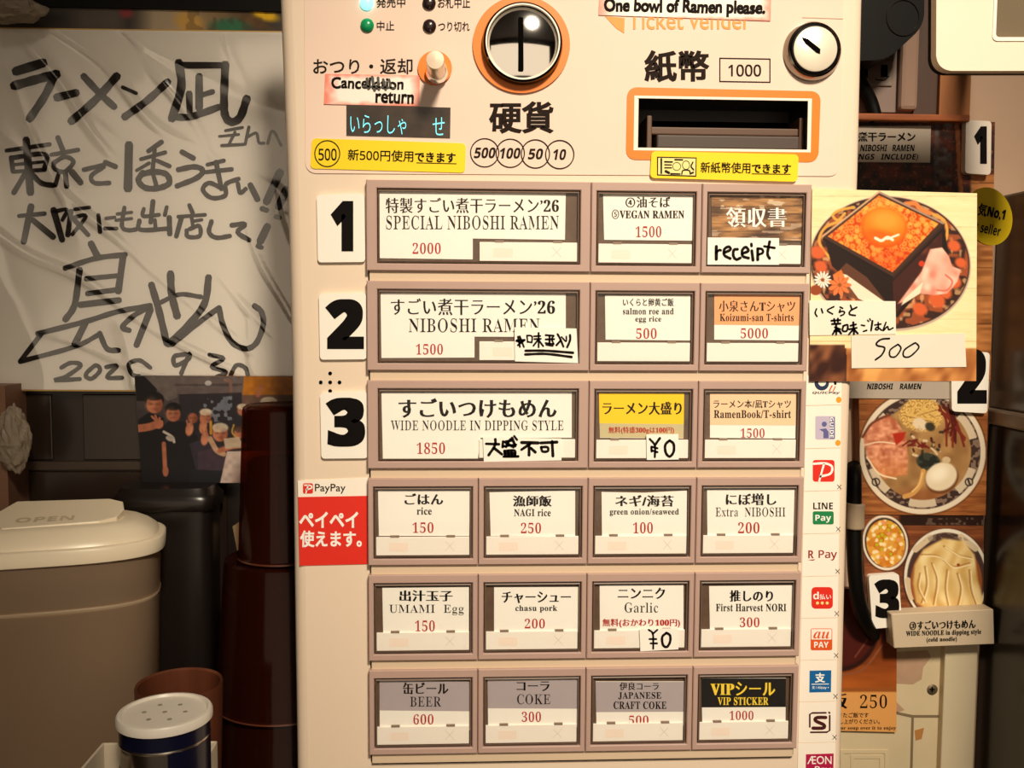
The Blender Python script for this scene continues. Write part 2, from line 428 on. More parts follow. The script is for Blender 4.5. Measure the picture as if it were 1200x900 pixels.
# ------------------------------------------------------------------ materials
BODY = mat('cream_enamel', (232, 211, 188), 0.32, var=0.012, vscale=8, bump=0.02, bscale=500)
OVER = mat('pinkish_film', (238, 212, 194), 0.2, var=0.02, vscale=14, bump=0.3, bscale=14, spec=0.5)
BEZ = mat('taupe_plastic', (184, 154, 142), 0.42, var=0.02, vscale=60)
BAR = mat('beige_bar', (216, 192, 164), 0.4)
CAP = mat('smoky_acrylic', (96, 76, 62), 0.22, var=0.25, vscale=70)
PANE = clear('clear_acrylic', gloss=0.012, rough=0.04, edge=0.25)
TAB = mat('white_tab', (246, 238, 226), 0.4)
PAPER = mat('white_paper', (248, 243, 232), 0.7, var=0.01)
PAPERG = mat('grey_label_paper', (176, 162, 146), 0.6, var=0.03, vscale=30)
INK = mat('black_ink', (14, 9, 8), 0.7, spec=0.1)
INKB = mat('brown_black_ink', (36, 25, 19), 0.7, spec=0.1)
MARK = mat('marker_ink', (20, 12, 9), 0.7, var=0.3, vscale=300, spec=0.1)
RED = mat('red_ink', (176, 36, 28), 0.7, spec=0.1)
REDB = mat('bright_red_print', (226, 40, 22), 0.5)
ORG_ = mat('orange_plastic', (244, 124, 2), 0.4, var=0.02)
ORGI = mat('orange_ink', (248, 146, 36), 0.5)
YEL = mat('yellow_sticker', (250, 214, 12), 0.35, var=0.02, vscale=20)
CHROME = mat('chrome', (250, 247, 242), 0.06, 1.0)
STEEL = mat('brushed_steel', (214, 206, 194), 0.22, 1.0, bump=0.05, bscale=900)
BLACK = mat('black_plastic', (8, 6, 5), 0.5, spec=0.15)
BLACKM = mat('matt_black', (5, 4, 4), 0.9, spec=0.05)
WHITEINK = mat('white_ink', (250, 248, 240), 0.6)
WOOD = mat('brown_wood', (126, 72, 36), 0.5, var=0.3, vscale=30, stretch=(1, 1, 8))

# ------------------------------------------------------------------ the room
ZC = 0.893   # counter top
DK = mat('dark_brown_plaster', (74, 56, 44), 0.8, var=0.08, vscale=3)
struct(box('floor', (-2.2, -3.3, -0.1), (2.2, 0.5, 0.0), mat('dark_tile', (70, 58, 50), 0.5, var=0.1, vscale=4)))
struct(box('ceiling', (-2.2, -3.3, 2.5), (2.2, 0.5, 2.6), mat('dark_ceiling', (60, 50, 44), 0.8, var=0.05)))
struct(box('wall_back', (-2.2, 0.40, 0), (2.2, 0.5, 2.5), DK))
struct(box('wall_left', (-2.3, -3.3, 0), (-2.2, 0.5, 2.5), DK))
struct(box('wall_right', (2.2, -3.3, 0), (2.3, 0.5, 2.5), DK))
struct(plate3('wall_front', [[(-2.2, 0), (2.2, 0), (2.2, 2.5), (-2.2, 2.5)], [(-1.9, 0.35), (1.9, 0.35), (1.9, 2.20), (-1.9, 2.20)]], -3.4, -3.3, DK))
struct(box('wall_menu_side', (0.172, 0.160, 0), (2.2, 0.40, 2.5), mat('pinkish_plaster', (176, 146, 122), 0.75, var=0.06, vscale=6)))
cn = empty('serving_counter', (-0.3, 0.1, 0), 'dark wooden counter the ticket machine stands on', 'counter')
box('counter_top', (-1.3, -0.16, ZC - 0.04), (0.171, 0.385, ZC), mat('dark_counter', (58, 38, 26), 0.4, var=0.2, vscale=20, stretch=(1, 8, 8)), cn)
box('counter_base', (-1.28, -0.10, 0), (0.171, 0.38, ZC - 0.04), DK, cn)

# ------------------------------------------------------------------ ticket machine
YF = 0.005
mroot = empty('ticket_machine', (P(665, 450, YF)[0], 0.15, ZC), 'cream ramen ticket machine with rows of menu buttons and coin and banknote slots', 'ticket machine')
def edge(pts, Y=0.012):
    q = [P(x, y, Y) for x, y in pts]; q.sort(key=lambda p: p[2])
    zs, xs = [p[2] for p in q], [p[0] for p in q]
    return lambda z: float(np.interp(z, zs, xs))
xl = edge([(322, -170), (329, 0), (337, 205), (343, 430), (345.5, 680), (349, 900), (351, 1050)])
xr = edge([(1011, -170), (1007, 0), (1002, 220), (993, 450), (987, 680), (982, 900), (980, 1050)])
lev = [ZC, 0.97, 1.02, 1.08, 1.14, 1.20, 1.26, 1.31, 1.36, 1.42, 1.48]
RL, RR = 0.0075, 0.005
V, Fc, K = [], [], None
for z in lev:
    a, b = xl(z), xr(z); s = []
    for k in range(7):
        t = math.pi / 2 * k / 6; s.append((a + RL - RL * math.sin(t), YF + RL - RL * math.cos(t)))
    s += [(a, 0.034), (a + 0.036, 0.034), (a + 0.036, 0.30), (b - 0.004, 0.30), (b - 0.004, 0.034), (b, 0.034)]
    for k in range(7):
        t = math.pi / 2 * (1 - k / 6); s.append((b - RR + RR * math.sin(t), YF + RR - RR * math.cos(t)))
    K = len(s); V += [(p[0], p[1], z) for p in s]
for j in range(len(lev) - 1):
    for i in range(K - 1): Fc.append((j * K + i, j * K + i + 1, (j + 1) * K + i + 1, (j + 1) * K + i))
Fc += [tuple(range(K)), tuple((len(lev) - 1) * K + i for i in range(K))[::-1]]
bodyo = mk('body', V, Fc, BODY, mroot, smooth=True); fix(bodyo); sharp(bodyo, 0.7)
slot_px = [(749, 114), (947, 117), (946, 176), (748, 174)]
outer = [(xl(z) + RL, z) for z in lev] + [(xr(z) - RR, z) for z in lev[::-1]]
hole = W2([(748.5, 113.5), (947.5, 116.5), (946.5, 176.5), (747.5, 174.5)], YF)
plate3('front_plate', [outer, hole], YF, YF + 0.002, BODY, mroot)
YO = 0.0044
ov = rr([(356, -40), (989, -34), (984, 206.5), (358, 203)], 12)
plate3('overlay_panel', [W2(ov, YO), W2([(748.5, 113.5), (947.5, 116.5), (946.5, 176.5), (747.5, 174.5)], YO)], YO, YF + 0.0003, OVER, mroot)
card('panel_seam', [(940, 20), (988, 21.5), (988, 22.5), (940, 21)], YO - 0.0002, mat('seam_grey', (190, 160, 140), 0.6), mroot)
def stroke_frame(name, outer_pts, inner_pts, Y, m, parent, th=0.0004): return card(name, outer_pts, Y, m, parent, th, holes=[inner_pts])

# coin slot
YS = 0.0040
ring = card('coin_slot', circ(611, 52, 57, 57, 64), YS - 0.001, ORG_, mroot, 0.0012)
cc = P(612, 53, YS); mm = 0.000488
lathe('coin_bezel', [(46 * mm, 0), (46.5 * mm, 0.004), (45 * mm, 0.0065), (42.6 * mm, 0.0072)], (cc[0], YS, cc[2]), mat('black_chrome', (40, 34, 30), 0.12, 0.9), ring, 'Y', 64, caps=False)
lathe('coin_ring', [(42.8 * mm, 0.0060), (42.8 * mm, 0.0076), (41.2 * mm, 0.0076), (41.0 * mm, 0.0055)], (cc[0], YS, cc[2]), mat('ivory_ring', (250, 240, 225), 0.3), ring, 'Y', 64, caps=False)
dish = [(41.0 * mm * q, 0.0048 + 0.0030 * (1 - q * q)) for q in np.linspace(1, 0, 14)]
lathe('coin_plate', dish[:-1] + [(0.0001, dish[-1][1])], (cc[0], YS, cc[2]), CHROME, ring, 'Y', 64)
card('coin_opening', rr([(607.3, 20), (613.2, 20), (613.6, 83), (607.3, 83)], 1.5), YS - 0.0081, BLACKM, ring, 0.004)
# change return button
rb = card('return_button', circ(509.5, 79.5, 20, 20, 40), YS - 0.001, ORG_, mroot, 0.0012)
rc = P(512, 86, YS)
lathe('return_collar', [(13 * mm, 0), (13 * mm, 0.003), (11 * mm, 0.005), (10.4 * mm, 0.005)], (rc[0], YS - 0.001, rc[2]), CHROME, rb, 'Y', 40)
lathe('return_stem', [(10.2 * mm, 0), (10.2 * mm, 0.027), (9.6 * mm, 0.0278), (0.0001, 0.028)], (rc[0], YS - 0.001, rc[2]), mat('brushed_brass_steel', (236, 214, 190), 0.3, 0.75), rb, 'Y', 40)
# lock
lk0 = P(951.5, 60.5, YS)
lk = lathe('key_lock', [(34.5 * mm, 0), (34 * mm, 0.002), (31.5 * mm, 0.0044), (29 * mm, 0.005), (27.6 * mm, 0.0046)], (lk0[0], YS + 0.0003, lk0[2]), mat('lock_chrome', (150, 138, 126), 0.16, 1.0), mroot, 'Y', 56, caps=False)
lathe('lock_ring', [(27.6 * mm, 0.0040), (27.6 * mm, 0.0050), (26.4 * mm, 0.0052), (25.6 * mm, 0.0050)], (lk0[0], YS, lk0[2]), BLACK, lk, 'Y', 56, caps=False)
lathe('lock_face', [(25.8 * mm, 0.004), (25.8 * mm, 0.0056), (24.6 * mm, 0.0060), (0.0001, 0.0060)], (lk0[0], YS, lk0[2]), mat('pale_nickel', (246, 234, 212), 0.35, 0.25), lk, 'Y', 56)
card('keyhole', [(940, 43.5), (947, 45.5), (961.5, 57.5), (961, 63), (957, 61.5), (944, 50.5), (941.5, 47)], YS - 0.0064, BLACKM, lk, 0.0006)
# banknote slot
bf = card('banknote_slot', rr([(735, 102), (962, 107), (959, 190), (733.5, 187)], 11), YS, ORG_, mroot, 0.0008, holes=[[(743.5, 112), (951.5, 115.5), (950, 178.5), (742.5, 176)]])
card('slot_border', [(743.5, 112), (951.5, 115.5), (950, 178.5), (742.5, 176)], YS, mat('white_border', (248, 236, 220), 0.4), bf, 0.0010, holes=[[(747.5, 115), (947, 118.2), (946, 175.5), (747, 173)]])
h = [P(x, y, YF) for x, y in [(748.5, 113.5), (947.5, 116.5), (946.5, 176.5), (747.5, 174.5)]]
CAVM = mat('slot_inside', (34, 27, 24), 0.45)
dep = 0.034
V = [tuple(p) for p in h] + [(p[0], YF + dep, p[2]) for p in h]
mk('slot_cavity', V, [(0, 1, 5, 4), (1, 2, 6, 5), (2, 3, 7, 6), (3, 0, 4, 7), (4, 5, 6, 7)], CAVM, bf)
xa, xb = P(757, 160, 0.02)[0], P(935, 160, 0.02)[0]; zt, zb = P(850, 152, 0.02)[2], h[2][2] + 0.001
box('note_guide', (xa, 0.014, zt - 0.0045), (xb, YF + dep, zt), mat('guide_plastic', (92, 66, 50), 0.35), bf, 0.0008)
box('guide_lip', (xa + 0.004, 0.0075, zb - 0.0005), (xb - 0.003, YF + dep, zb + 0.0075), mat('ribbed_guide', (64, 48, 38), 0.5), bf, 0.001)
for s in (0, 1):
    x = xa - 0.001 if s == 0 else xb - 0.002
    box('side_guide', (x, 0.012, zb), (x + 0.003, YF + dep, zt + 0.006), mat('guide_plastic', (92, 66, 50), 0.35), bf, 0.0006)
box('note_mouth', (xa + 0.003, 0.030, zt), (xb - 0.003, YF + dep, zt + 0.0065), BLACKM, bf)

# indicator lamps
for (x, y, nm, cl, em) in ((430, 4, 'lit', (120, 250, 250), 2.2), (430.5, 30, 'green', (20, 150, 92), 0.0), (503, 4, 'dark', (44, 30, 28), 0), (503.5, 31, 'dark', (44, 30, 28), 0)):
    c = P(x, y, YO); r = 7.6 * mm
    lathe('indicator_lamp', [(r, 0), (r, 0.0012), (r * 0.8, 0.0022), (r * 0.4, 0.0028), (0.0001, 0.003)], (c[0], YO, c[2]), mat('lamp_' + nm, cl, 0.25, emit=em), mroot, 'Y', 24)
# printed panel lettering
YT = YO - 0.00025
for body, l, t, r, b, m, sty in (
    ('発売中', 441, -3.5, 475, 9, INKB, 'got'), ('中止', 441.5, 24.5, 462, 36, INKB, 'got'), ('お札中止', 513, -3, 551, 9.5, INKB, 'got'), ('つり切れ', 513.5, 25.5, 550.5, 37, INKB, 'got'),
    ('おつり・返却', 367, 68.5, 483.5, 87, INKB, 'got'), ('硬貨', 573, 118.5, 649, 156.5, INKB, 'gotb'), ('紙幣', 755, 58.5, 831.5, 96.5, INKB, 'gotb'),
    ('1000', 853.5, 75.5, 892, 89.5, INKB, 'got'), ('Ticket vender', 736, 12.5, 880, 34.5, ORGI, 'plain')):
    text(body, l, t, r, b, YT, m, mroot, sty)
for k, (cx, cy, tx, hw) in enumerate(((568, 179, '500', 12.8), (598, 179.5, '100', 12), (627.5, 180.3, '50', 9), (656, 181, '10', 7.5))):
    stroke_frame('coin_mark', circ(cx, cy, 17.2, 17.2, 44), circ(cx, cy, 15.9, 15.9, 44), YT - 0.00004 * k, INKB, mroot, 0.0001)
    text(tx, cx - hw, cy - 6.3, cx + hw, cy + 6.3, YT, INKB, mroot, 'ital')
stroke_frame('note_value_box', [(843, 67.5), (903, 68.5), (903, 97), (843, 96)], [(844.3, 68.8), (901.7, 69.8), (901.7, 95.7), (844.3, 94.7)], YT, INKB, mroot, 0.0001)
card('speech_tail', [(709, 19), (732, 21), (731.5, 39), (722, 33)], YT, ORGI, mroot, 0.0001)
# display
disp = card('message_display', [(406, 123), (528, 126), (527.5, 161.5), (406, 158.5)], YO - 0.0006, mat('display_glass', (62, 52, 46), 0.06, var=0.5, vscale=55), mroot, 0.001)
LCD = mat('cyan_segments', (110, 226, 240), 0.5, emit=0.9)
text('いらっしゃ', 410.5, 135, 476, 157, YO - 0.0008, LCD, disp, 'lcd', rot=1.0)
text('せ', 507, 137.5, 521, 158.5, YO - 0.0008, LCD, disp, 'lcd')
# yellow stickers on the panel
YK = YO - 0.0005
s1 = card('yellow_sticker', rr([(365.5, 162), (546, 168), (545, 202.5), (363.5, 197.5)], 5), YK, YEL, mroot, 0.0005)
stroke_frame('circle_mark', circ(383.5, 180, 15.2, 15.8, 40), circ(383.5, 180, 14, 14.6, 40), YK - 0.0002, INK, s1, 0.0001)
text('500', 373.2, 174, 394.6, 188, YK - 0.0002, INK, s1, 'sansn' if 'sansn' in STY else 'got')
text('新500円使用', 407.5, 175.5, 484.5, 189, YK - 0.0002, INK, s1, 'got', rot=1.4)
text('できます', 486, 178.5, 534, 190.3, YK - 0.0002, INK, s1, 'gotb', rot=1.4)
card('underline', [(488, 190.3), (535, 191.4), (535, 192.3), (488, 191.2)], YK - 0.0002, INK, s1, 0.0001)
YK2 = 0.0030
s2 = card('yellow_sticker', rr([(763.5, 177), (936, 181), (934.5, 213), (762, 208.5)], 5), YK2, YEL, mroot, 0.0014)
text('新紙幣使用', 821, 190, 879.5, 203, YK2 - 0.0002, INK, s2, 'got', rot=0.8)
text('できます', 881, 192, 927, 203.2, YK2 - 0.0002, INK, s2, 'gotb', rot=0.8)
card('underline', [(881, 203.2), (926.5, 203.7), (926.5, 204.6), (881, 204.1)], YK2 - 0.0002, INK, s2, 0.0001)
bn = card('banknote_picture', [(770, 183.5), (816.5, 184.5), (816, 207), (770, 205.5)], YK2 - 0.0002, INKB, s2, 0.0001)
PALE = mat('pale_yellow_print', (236, 222, 140), 0.5)
for q in ([(771.3, 185), (815.3, 185.8), (814.8, 205.7), (771.2, 204.3)],): card('banknote_ground', q, YK2 - 0.0003, PALE, s2, 0.0001)
stroke_frame('banknote_portrait', circ(804, 193.5, 4.6, 5.4, 24), circ(804, 193.5, 3.8, 4.6, 24), YK2 - 0.0004, INKB, s2, 0.0001)
stroke_frame('banknote_medallion', circ(793, 195, 5.0, 5.0, 24), circ(793, 195, 4.3, 4.3, 24), YK2 - 0.0004, INKB, s2, 0.0001)
brush('banknote_engraving', [([(779, 189.5), (788, 189.7)], 1.8), ([(779, 193), (787, 193.2)], 1.4), ([(779, 196.5), (787, 196.6)], 1.4), ([(780, 200.5), (784, 202.5)], 3), ([(799, 204), (800, 200), (804, 199.2), (808, 200), (809, 204)], 1.4), ([(812, 190), (810, 195), (813, 199)], 1.6), ([(775, 186), (775, 203)], 2.0), ([(791, 187), (800, 187.2)], 1.8), ([(786, 203.5), (797, 203.8)], 1.6), ([(812.5, 202), (809, 203.5)], 2)], YK2 - 0.0005, INKB, s2)

# button grid
PITCH, RP, RH = 0.064, 0.0568, 0.0511
def gx(c): return (c - 2) * PITCH
def gz(r): return Z0 - r * RP
for r in range(6):
    z1 = gz(r) - RH; z0 = z1 - (RP - RH)
    box('row_bar', (gx(0) + 0.0016, 0.0022, z0 - 0.0004), (gx(4) - 0.0016, YF + 0.001, z1 + 0.0012), BAR, mroot, 0.0004)
    for s in (0, 1):
        x = gx(0) + 0.0008 if s == 0 else gx(4) - 0.0016
        box('bar_gap', (x, 0.0042, z0), (x + 0.0008, YF + 0.0005, z1), BLACKM, mroot)
box('lower_seam', (gx(0) + 0.0016, 0.0040, gz(6) - 0.0016), (gx(4) - 0.0014, YF + 0.0005, gz(6) - 0.0002), BLACKM, mroot)

def button(row, c0, c1, cpoly, texts, blocks=(), big=False, cmat=None, tabs=True):
    x0, x1 = gx(c0) + 0.00022, gx(c1) - 0.00022; z1 = gz(row); z0 = z1 - RH
    bl, br_, bt, bb_ = (0.0060, 0.0058, 0.0048, 0.0042) if big else (0.0030, 0.0030, 0.0050, 0.0038)
    a0, a1, b1, b0 = x0 + bl, x1 - br_, z1 - bt, z0 + bb_
    ch = 0.0005
    def ringp(o, y): return [(x0 + o, y, z0 + o), (x1 - o, y, z0 + o), (x1 - o, y, z1 - o), (x0 + o, y, z1 - o)]
    def inn(o, y): return [(a0 - o, y, b0 - o), (a1 + o, y, b0 - o), (a1 + o, y, b1 + o), (a0 - o, y, b1 + o)]
    V = ringp(0, YF + 0.001) + ringp(0, ch) + ringp(ch, 0) + inn(ch, 0) + inn(0, ch) + inn(0, YF + 0.001)
    Fc = []
    for j in range(5):
        for i in range(4): Fc.append((j * 4 + i, j * 4 + (i + 1) % 4, j * 4 + 4 + (i + 1) % 4, j * 4 + 4 + i))
    bz = mk('menu_button', V, Fc, BEZ, mroot); fix(bz)
    g = 0.0007
    box('button_cap', (a0 + g, 0.0028, b0 + g), (a1 - g, YF + 0.001, b1 - g), CAP, bz, 0.0003)
    ins = 0.0014
    # moulded rim of the clear cap
    V = [(a0 + g, 0.0010, b0 + g), (a1 - g, 0.0010, b0 + g), (a1 - g, 0.0010, b1 - g), (a0 + g, 0.0010, b1 - g),
         (a0 + ins, 0.0006, b0 + ins), (a1 - ins, 0.0006, b0 + ins), (a1 - ins, 0.0006, b1 - ins), (a0 + ins, 0.0006, b1 - ins),
         (a0 + ins, 0.0027, b0 + ins), (a1 - ins, 0.0027, b0 + ins), (a1 - ins, 0.0027, b1 - ins), (a0 + ins, 0.0027, b1 - ins)]
    Fc = [(j * 4 + i, j * 4 + (i + 1) % 4, j * 4 + 4 + (i + 1) % 4, j * 4 + 4 + i) for j in range(2) for i in range(4)]
    rim = mk('cap_rim', V, Fc, mat('rim_acrylic', (112, 90, 76), 0.45, spec=0.3), bz); fix(rim)
    yc = 0.0024
    card('menu_card', cpoly, yc, cmat or PAPER, bz, 0.0004)
    for pts, m in blocks: card('colour_block', pts, yc - 0.00008, m, bz, 0.00006)
    for body, l, t, r, b, m, sty in texts:
        text(body, l, t, r, b, yc - 0.00016, m, bz, sty, name='price' if m is RED and sty == 'price' else 'lettering')
    # white lamp tab under the card
    tw = 0.0560
    t1 = a1 - 0.0016; t0 = t1 - tw
    if not big: t0, t1 = a0 + 0.0015, a1 - 0.0019
    tz0, tz1 = b0 + 0.0018, b0 + 0.0126
    box('lamp_tab', (t0, 0.0014, tz0), (t1, 0.0026, tz1), TAB, bz, 0.0002)
    for fx in (0.2, 0.8):
        x = t0 + (t1 - t0) * fx; box('tab_clip', (x - 0.0025, 0.0012, tz1 - 0.0002), (x + 0.0025, 0.0024, tz1 + 0.0010), mat('clip_grey', (142, 122, 104), 0.3), bz)
    FA = mat('faint_pink_print', (247, 228, 212), 0.5)
    if tabs:
        w_ = t1 - t0; zc = (tz0 + tz1) / 2
        mk('tab_print', [(t0 + w_ * .14, 0.00132, zc - .003), (t0 + w_ * .34, 0.00132, zc - .003), (t0 + w_ * .34, 0.00132, zc + .002), (t0 + w_ * .14, 0.00132, zc + .002)], [(0, 1, 2, 3)], FA, bz)
        xx = t0 + w_ * .79; q = 0.0027; e = 0.0002
        mk('cross_print', [(xx - q, 0.00132, zc - q), (xx - q + e, 0.00132, zc - q - e), (xx + q, 0.00132, zc + q), (xx + q - e, 0.00132, zc + q + e),
                           (xx - q, 0.00132, zc + q), (xx - q + e, 0.00132, zc + q + e), (xx + q, 0.00132, zc - q), (xx + q - e, 0.00132, zc - q - e)], [(0, 1, 2, 3), (4, 5, 6, 7)], mat('faint_grey_print', (222, 206, 190), 0.5), bz)
    box('clear_cover', (a0 + ins, 0.0005, b0 + ins), (a1 - ins, 0.0008, b1 - ins), PANE, bz)
    return bz
GREYB = mat('mauve_grey_print', (176, 164, 166), 0.6, var=0.03); ORB = mat('soft_orange_print', (246, 168, 112), 0.6); PEB = mat('peach_print', (246, 206, 164), 0.6)
YELB = mat('strong_yellow_print', (252, 206, 0), 0.6); OLB = mat('olive_grey_print', (200, 186, 140), 0.6); BLB = mat('black_print', (20, 16, 14), 0.5); YLI = mat('yellow_ink', (250, 214, 60), 0.6)
button(0, 0, 2, [(444, 222.5), (663, 225.5), (662, 281), (554, 279.5), (554, 304), (445, 302.5)], [('特製すごい煮干ラーメン’26', 452, 231.5, 655, 250, INKB, 'min'), ('SPECIAL NIBOSHI RAMEN', 452.5, 252.5, 655, 269, INKB, 'min'), ('2000', 483.5, 284.5, 516.5, 297.5, RED, 'price')], big=True)
button(1, 0, 2, [(446, 343), (663, 344), (663, 395), (556, 394.5), (556, 419), (447, 419.5)], [('すごい煮干ラーメン’26', 458, 349.5, 650.5, 369.5, INK, 'min'), ('NIBOSHI RAMEN', 479, 373, 632.5, 389.5, INK, 'min'), ('1500', 487.5, 403, 519, 415.5, RED, 'price')], big=True)
button(2, 0, 2, [(447, 460), (670, 459), (670, 513), (563, 513), (560, 538), (448.7, 537.5)], [('すごいつけもめん', 467, 466.5, 652.5, 490, INK, 'minb'), ('WIDE NOODLE IN DIPPING STYLE', 458, 492.5, 660.5, 504.5, INK, 'min'), ('1850', 488.5, 518.5, 521.5, 532, RED, 'price')], big=True)
button(0, 2, 3, [(706.7, 225.5), (812, 228), (812, 282), (708, 281)], [('④油そば', 733, 230.5, 785.5, 243.5, INKB, 'min'), ('⑤VEGAN RAMEN', 717, 245.5, 802, 256.5, INKB, 'min'), ('1500', 745, 265, 775, 278, RED, 'price')])
def receipt_paint(x, y):
    p = Paint(x, y, (120, 78, 46)); n = vnoise(x, y * 3, 22, 3); n2 = vnoise(x, y * 5, 9, 8)
    p.c = mixc((62, 40, 26), (206, 150, 92), np.clip(n * 0.9 + n2 * 0.35 - 0.15, 0, 1))
    p.put((vnoise(x * 1.5, y * 4, 14, 21) > 0.72) * (y < 245) * 0.8, (222, 200, 170)); p.put((vnoise(x, y * 3, 12, 31) > 0.66) * (y > 262) * 0.6, (205, 180, 160))
    p.put((np.abs(np.modf((y + (x - 880) * 0.02) / 9.5)[0] - 0.5) < 0.07) * 0.5, (60, 34, 20)); return p.c
bR = button(0, 3, 4, [(833, 226), (942, 227), (942, 283), (834, 282)], [], cmat=mat('dark_brown_card', (80, 54, 36), 0.5))
picture('printed_photo', [(833.5, 226.5), (941.5, 227.5), (941.5, 282), (834.5, 281.5)], 0.0023, receipt_paint, bR, 0.9, 0.0001)
text('領収書', 851, 242.5, 922, 266.5, 0.0021, WHITEINK, bR, 'min')
button(1, 2, 3, [(709, 346), (809, 346), (808.6, 399), (709.7, 398)], [('いくらと卵黄ご飯', 730, 349.5, 789.5, 359, INK, 'min'), ('salmon roe and', 730, 361, 789.5, 368.5, INK, 'min'), ('egg rice', 744.5, 370.5, 775, 378.5, INK, 'min'), ('500', 745.5, 384.5, 769.5, 397, RED, 'price')], tabs=False)
button(1, 3, 4, [(837, 344.5), (938.5, 346), (937, 399), (837, 398)], [('小泉さんTシャツ', 842.5, 352, 932, 365.5, INKB, 'min'), ('Koizumi-san T-shirts', 843.5, 367.5, 930, 376.5, INKB, 'min'), ('5000', 868, 384.5, 900, 396.5, RED, 'price')], [([(837, 344.5), (938.5, 346), (938, 381.5), (837, 380.5)], ORB)], tabs=False)
button(2, 2, 3, [(702, 460.5), (801.7, 461), (801, 514), (703, 513)], [('ラーメン大盛り', 706, 470.5, 799, 486.5, INK, 'minb'), ('無料(特盛300gは100円)', 713, 500, 790, 508.8, RED, 'minb')], [([(702, 460.5), (801.7, 461), (801.3, 497), (702.5, 496)], YELB), ([(702.5, 496), (801.3, 497), (801, 513.5), (703, 512.5)], OLB)])
button(2, 3, 4, [(832, 461), (932.8, 461), (932, 514), (832, 513)], [('ラーメン本/凪Tシャツ', 836, 468.5, 927, 478.5, INK, 'min'), ('RamenBook/T-shirt', 836.5, 480.5, 927, 490, INK, 'min'), ('1500', 868, 502, 896, 513, RED, 'price')], [([(832, 461), (932.8, 461), (932.5, 498.5), (832, 498)], PEB)])
for row, c, poly, tx, blk in (
    (3, 0, [(443, 575), (550.5, 575), (550, 628), (444, 628)], [('ごはん', 474, 578, 519.5, 591.5, INK, 'minb'), ('rice', 488.5, 594.5, 506, 603.2, INK, 'min'), ('150', 483.5, 612, 508, 624.5, RED, 'price')], ()),
    (3, 1, [(573.6, 577), (674, 575), (674, 628), (575, 628)], [('漁師飯', 601, 580.5, 646.5, 594, INK, 'minb'), ('NAGI rice', 602.5, 596.5, 645.5, 605, INK, 'min'), ('250', 610.5, 612.5, 634, 625, RED, 'price')], ()),
    (3, 2, [(705, 576.6), (755, 577.5), (805, 575), (804.5, 628), (705.5, 628)], [('ネギ/海苔', 721, 580, 789.5, 594, INK, 'minb'), ('green onion/seaweed', 714.5, 596, 795.5, 605, INK, 'min'), ('100', 742, 612, 765, 625, RED, 'price')], ()),
    (3, 3, [(828.6, 574), (933, 573.5), (932.5, 628), (829, 628)], [('にぼ増し', 850.5, 578, 910, 592, INK, 'minb'), ('Extra  NIBOSHI', 838.5, 594.5, 920.5, 605.5, INK, 'min'), ('200', 865, 612, 890, 625, RED, 'price')], ()),
    (4, 0, [(448, 689), (549.5, 688), (549.5, 742), (449, 742)], [('出汁玉子', 468, 691.5, 530.5, 705, INK, 'minb'), ('UMAMI  Egg', 456, 708.5, 543.5, 721, INK, 'min'), ('150', 486.5, 727, 509.5, 740, RED, 'price')], ()),
    (4, 1, [(579, 688.4), (678.5, 688), (678, 741), (579, 741)], [('チャーシュー', 588, 693, 669, 707, INK, 'minb'), ('chasu pork', 604, 709.3, 653, 717.8, INK, 'min'), ('200', 615, 725, 638.5, 736.5, RED, 'price')], ()),
    (4, 2, [(702.7, 686), (801, 685.5), (801, 740), (703, 740)], [('ニンニク', 724, 688.5, 779.5, 702, INK, 'minb'), ('Garlic', 732, 706, 771.5, 718, INK, 'min'), ('無料(おかわり100円)', 706, 725, 797, 735.3, RED, 'minb')], ()),
    (4, 3, [(831, 687), (929, 686), (929, 740), (832, 740)], [('推しのり', 855, 691.5, 906, 705, INK, 'minb'), ('First Harvest NORI', 839, 707.5, 921.5, 716.5, INK, 'min'), ('300', 867, 723.5, 890, 735, RED, 'price')], ()),
    (5, 0, [(444.7, 797), (551.4, 799), (551, 856), (445, 855)], [('缶ビール', 472, 799.5, 525.5, 813.5, INKB, 'minb'), ('BEER', 480.5, 816.5, 517, 828, INK, 'min'), ('600', 484.5, 837, 508, 849, RED, 'price')], [([(444.7, 797.5), (551.4, 799), (551, 833.5), (445, 832.5)], GREYB)]),
    (5, 1, [(571.4, 796), (677.5, 796), (677, 852), (572, 852)], [('コーラ', 605.5, 798.5, 644, 810, INK, 'minb'), ('COKE', 606, 813.5, 645, 825.5, INK, 'min'), ('300', 611.5, 834, 634, 846, RED, 'price')], [([(571.4, 796.3), (677.5, 796.3), (677.2, 830.5), (571.8, 830)], GREYB)]),
    (5, 2, [(698, 798.7), (804, 798.7), (803, 850), (699, 850)], [('伊良コーラ', 726, 799.5, 772, 809, INK, 'min'), ('JAPANESE', 724.5, 811, 775, 819.8, INK, 'min'), ('CRAFT COKE', 719, 822, 781, 831, INK, 'min'), ('500', 737, 838.5, 760, 849, RED, 'price')], [([(698, 799), (804, 799), (803.3, 834), (698.6, 834.5)], GREYB)]),
    (5, 3, [(822, 794.7), (921, 794.7), (920.5, 848), (823, 848)], [('VIPシール', 832.5, 799, 908.5, 815.3, YLI, 'minb'), ('VIP STICKER', 841, 817, 900.5, 826.3, YLI, 'min'), ('1000', 855, 833, 883, 843.8, RED, 'price')], [([(822, 795), (921, 795), (920.7, 828.5), (822.5, 829)], BLB)])):
    button(row, c, c + 1, poly, tx, blk)
# speaker holes
for x, y in ((387, 437.5), (376, 448), (387, 448), (398, 448), (387, 458.2)):
    c = P(x, y, YF); lathe('speaker_hole', [(1.25 * 2 * mm * 0.9, 0.0003), (1.2 * 2 * mm * 0.9, 0.0004), (0.0001, 0.0004)], (c[0], YF, c[2]), BLACKM, mroot, 'Y', 14)
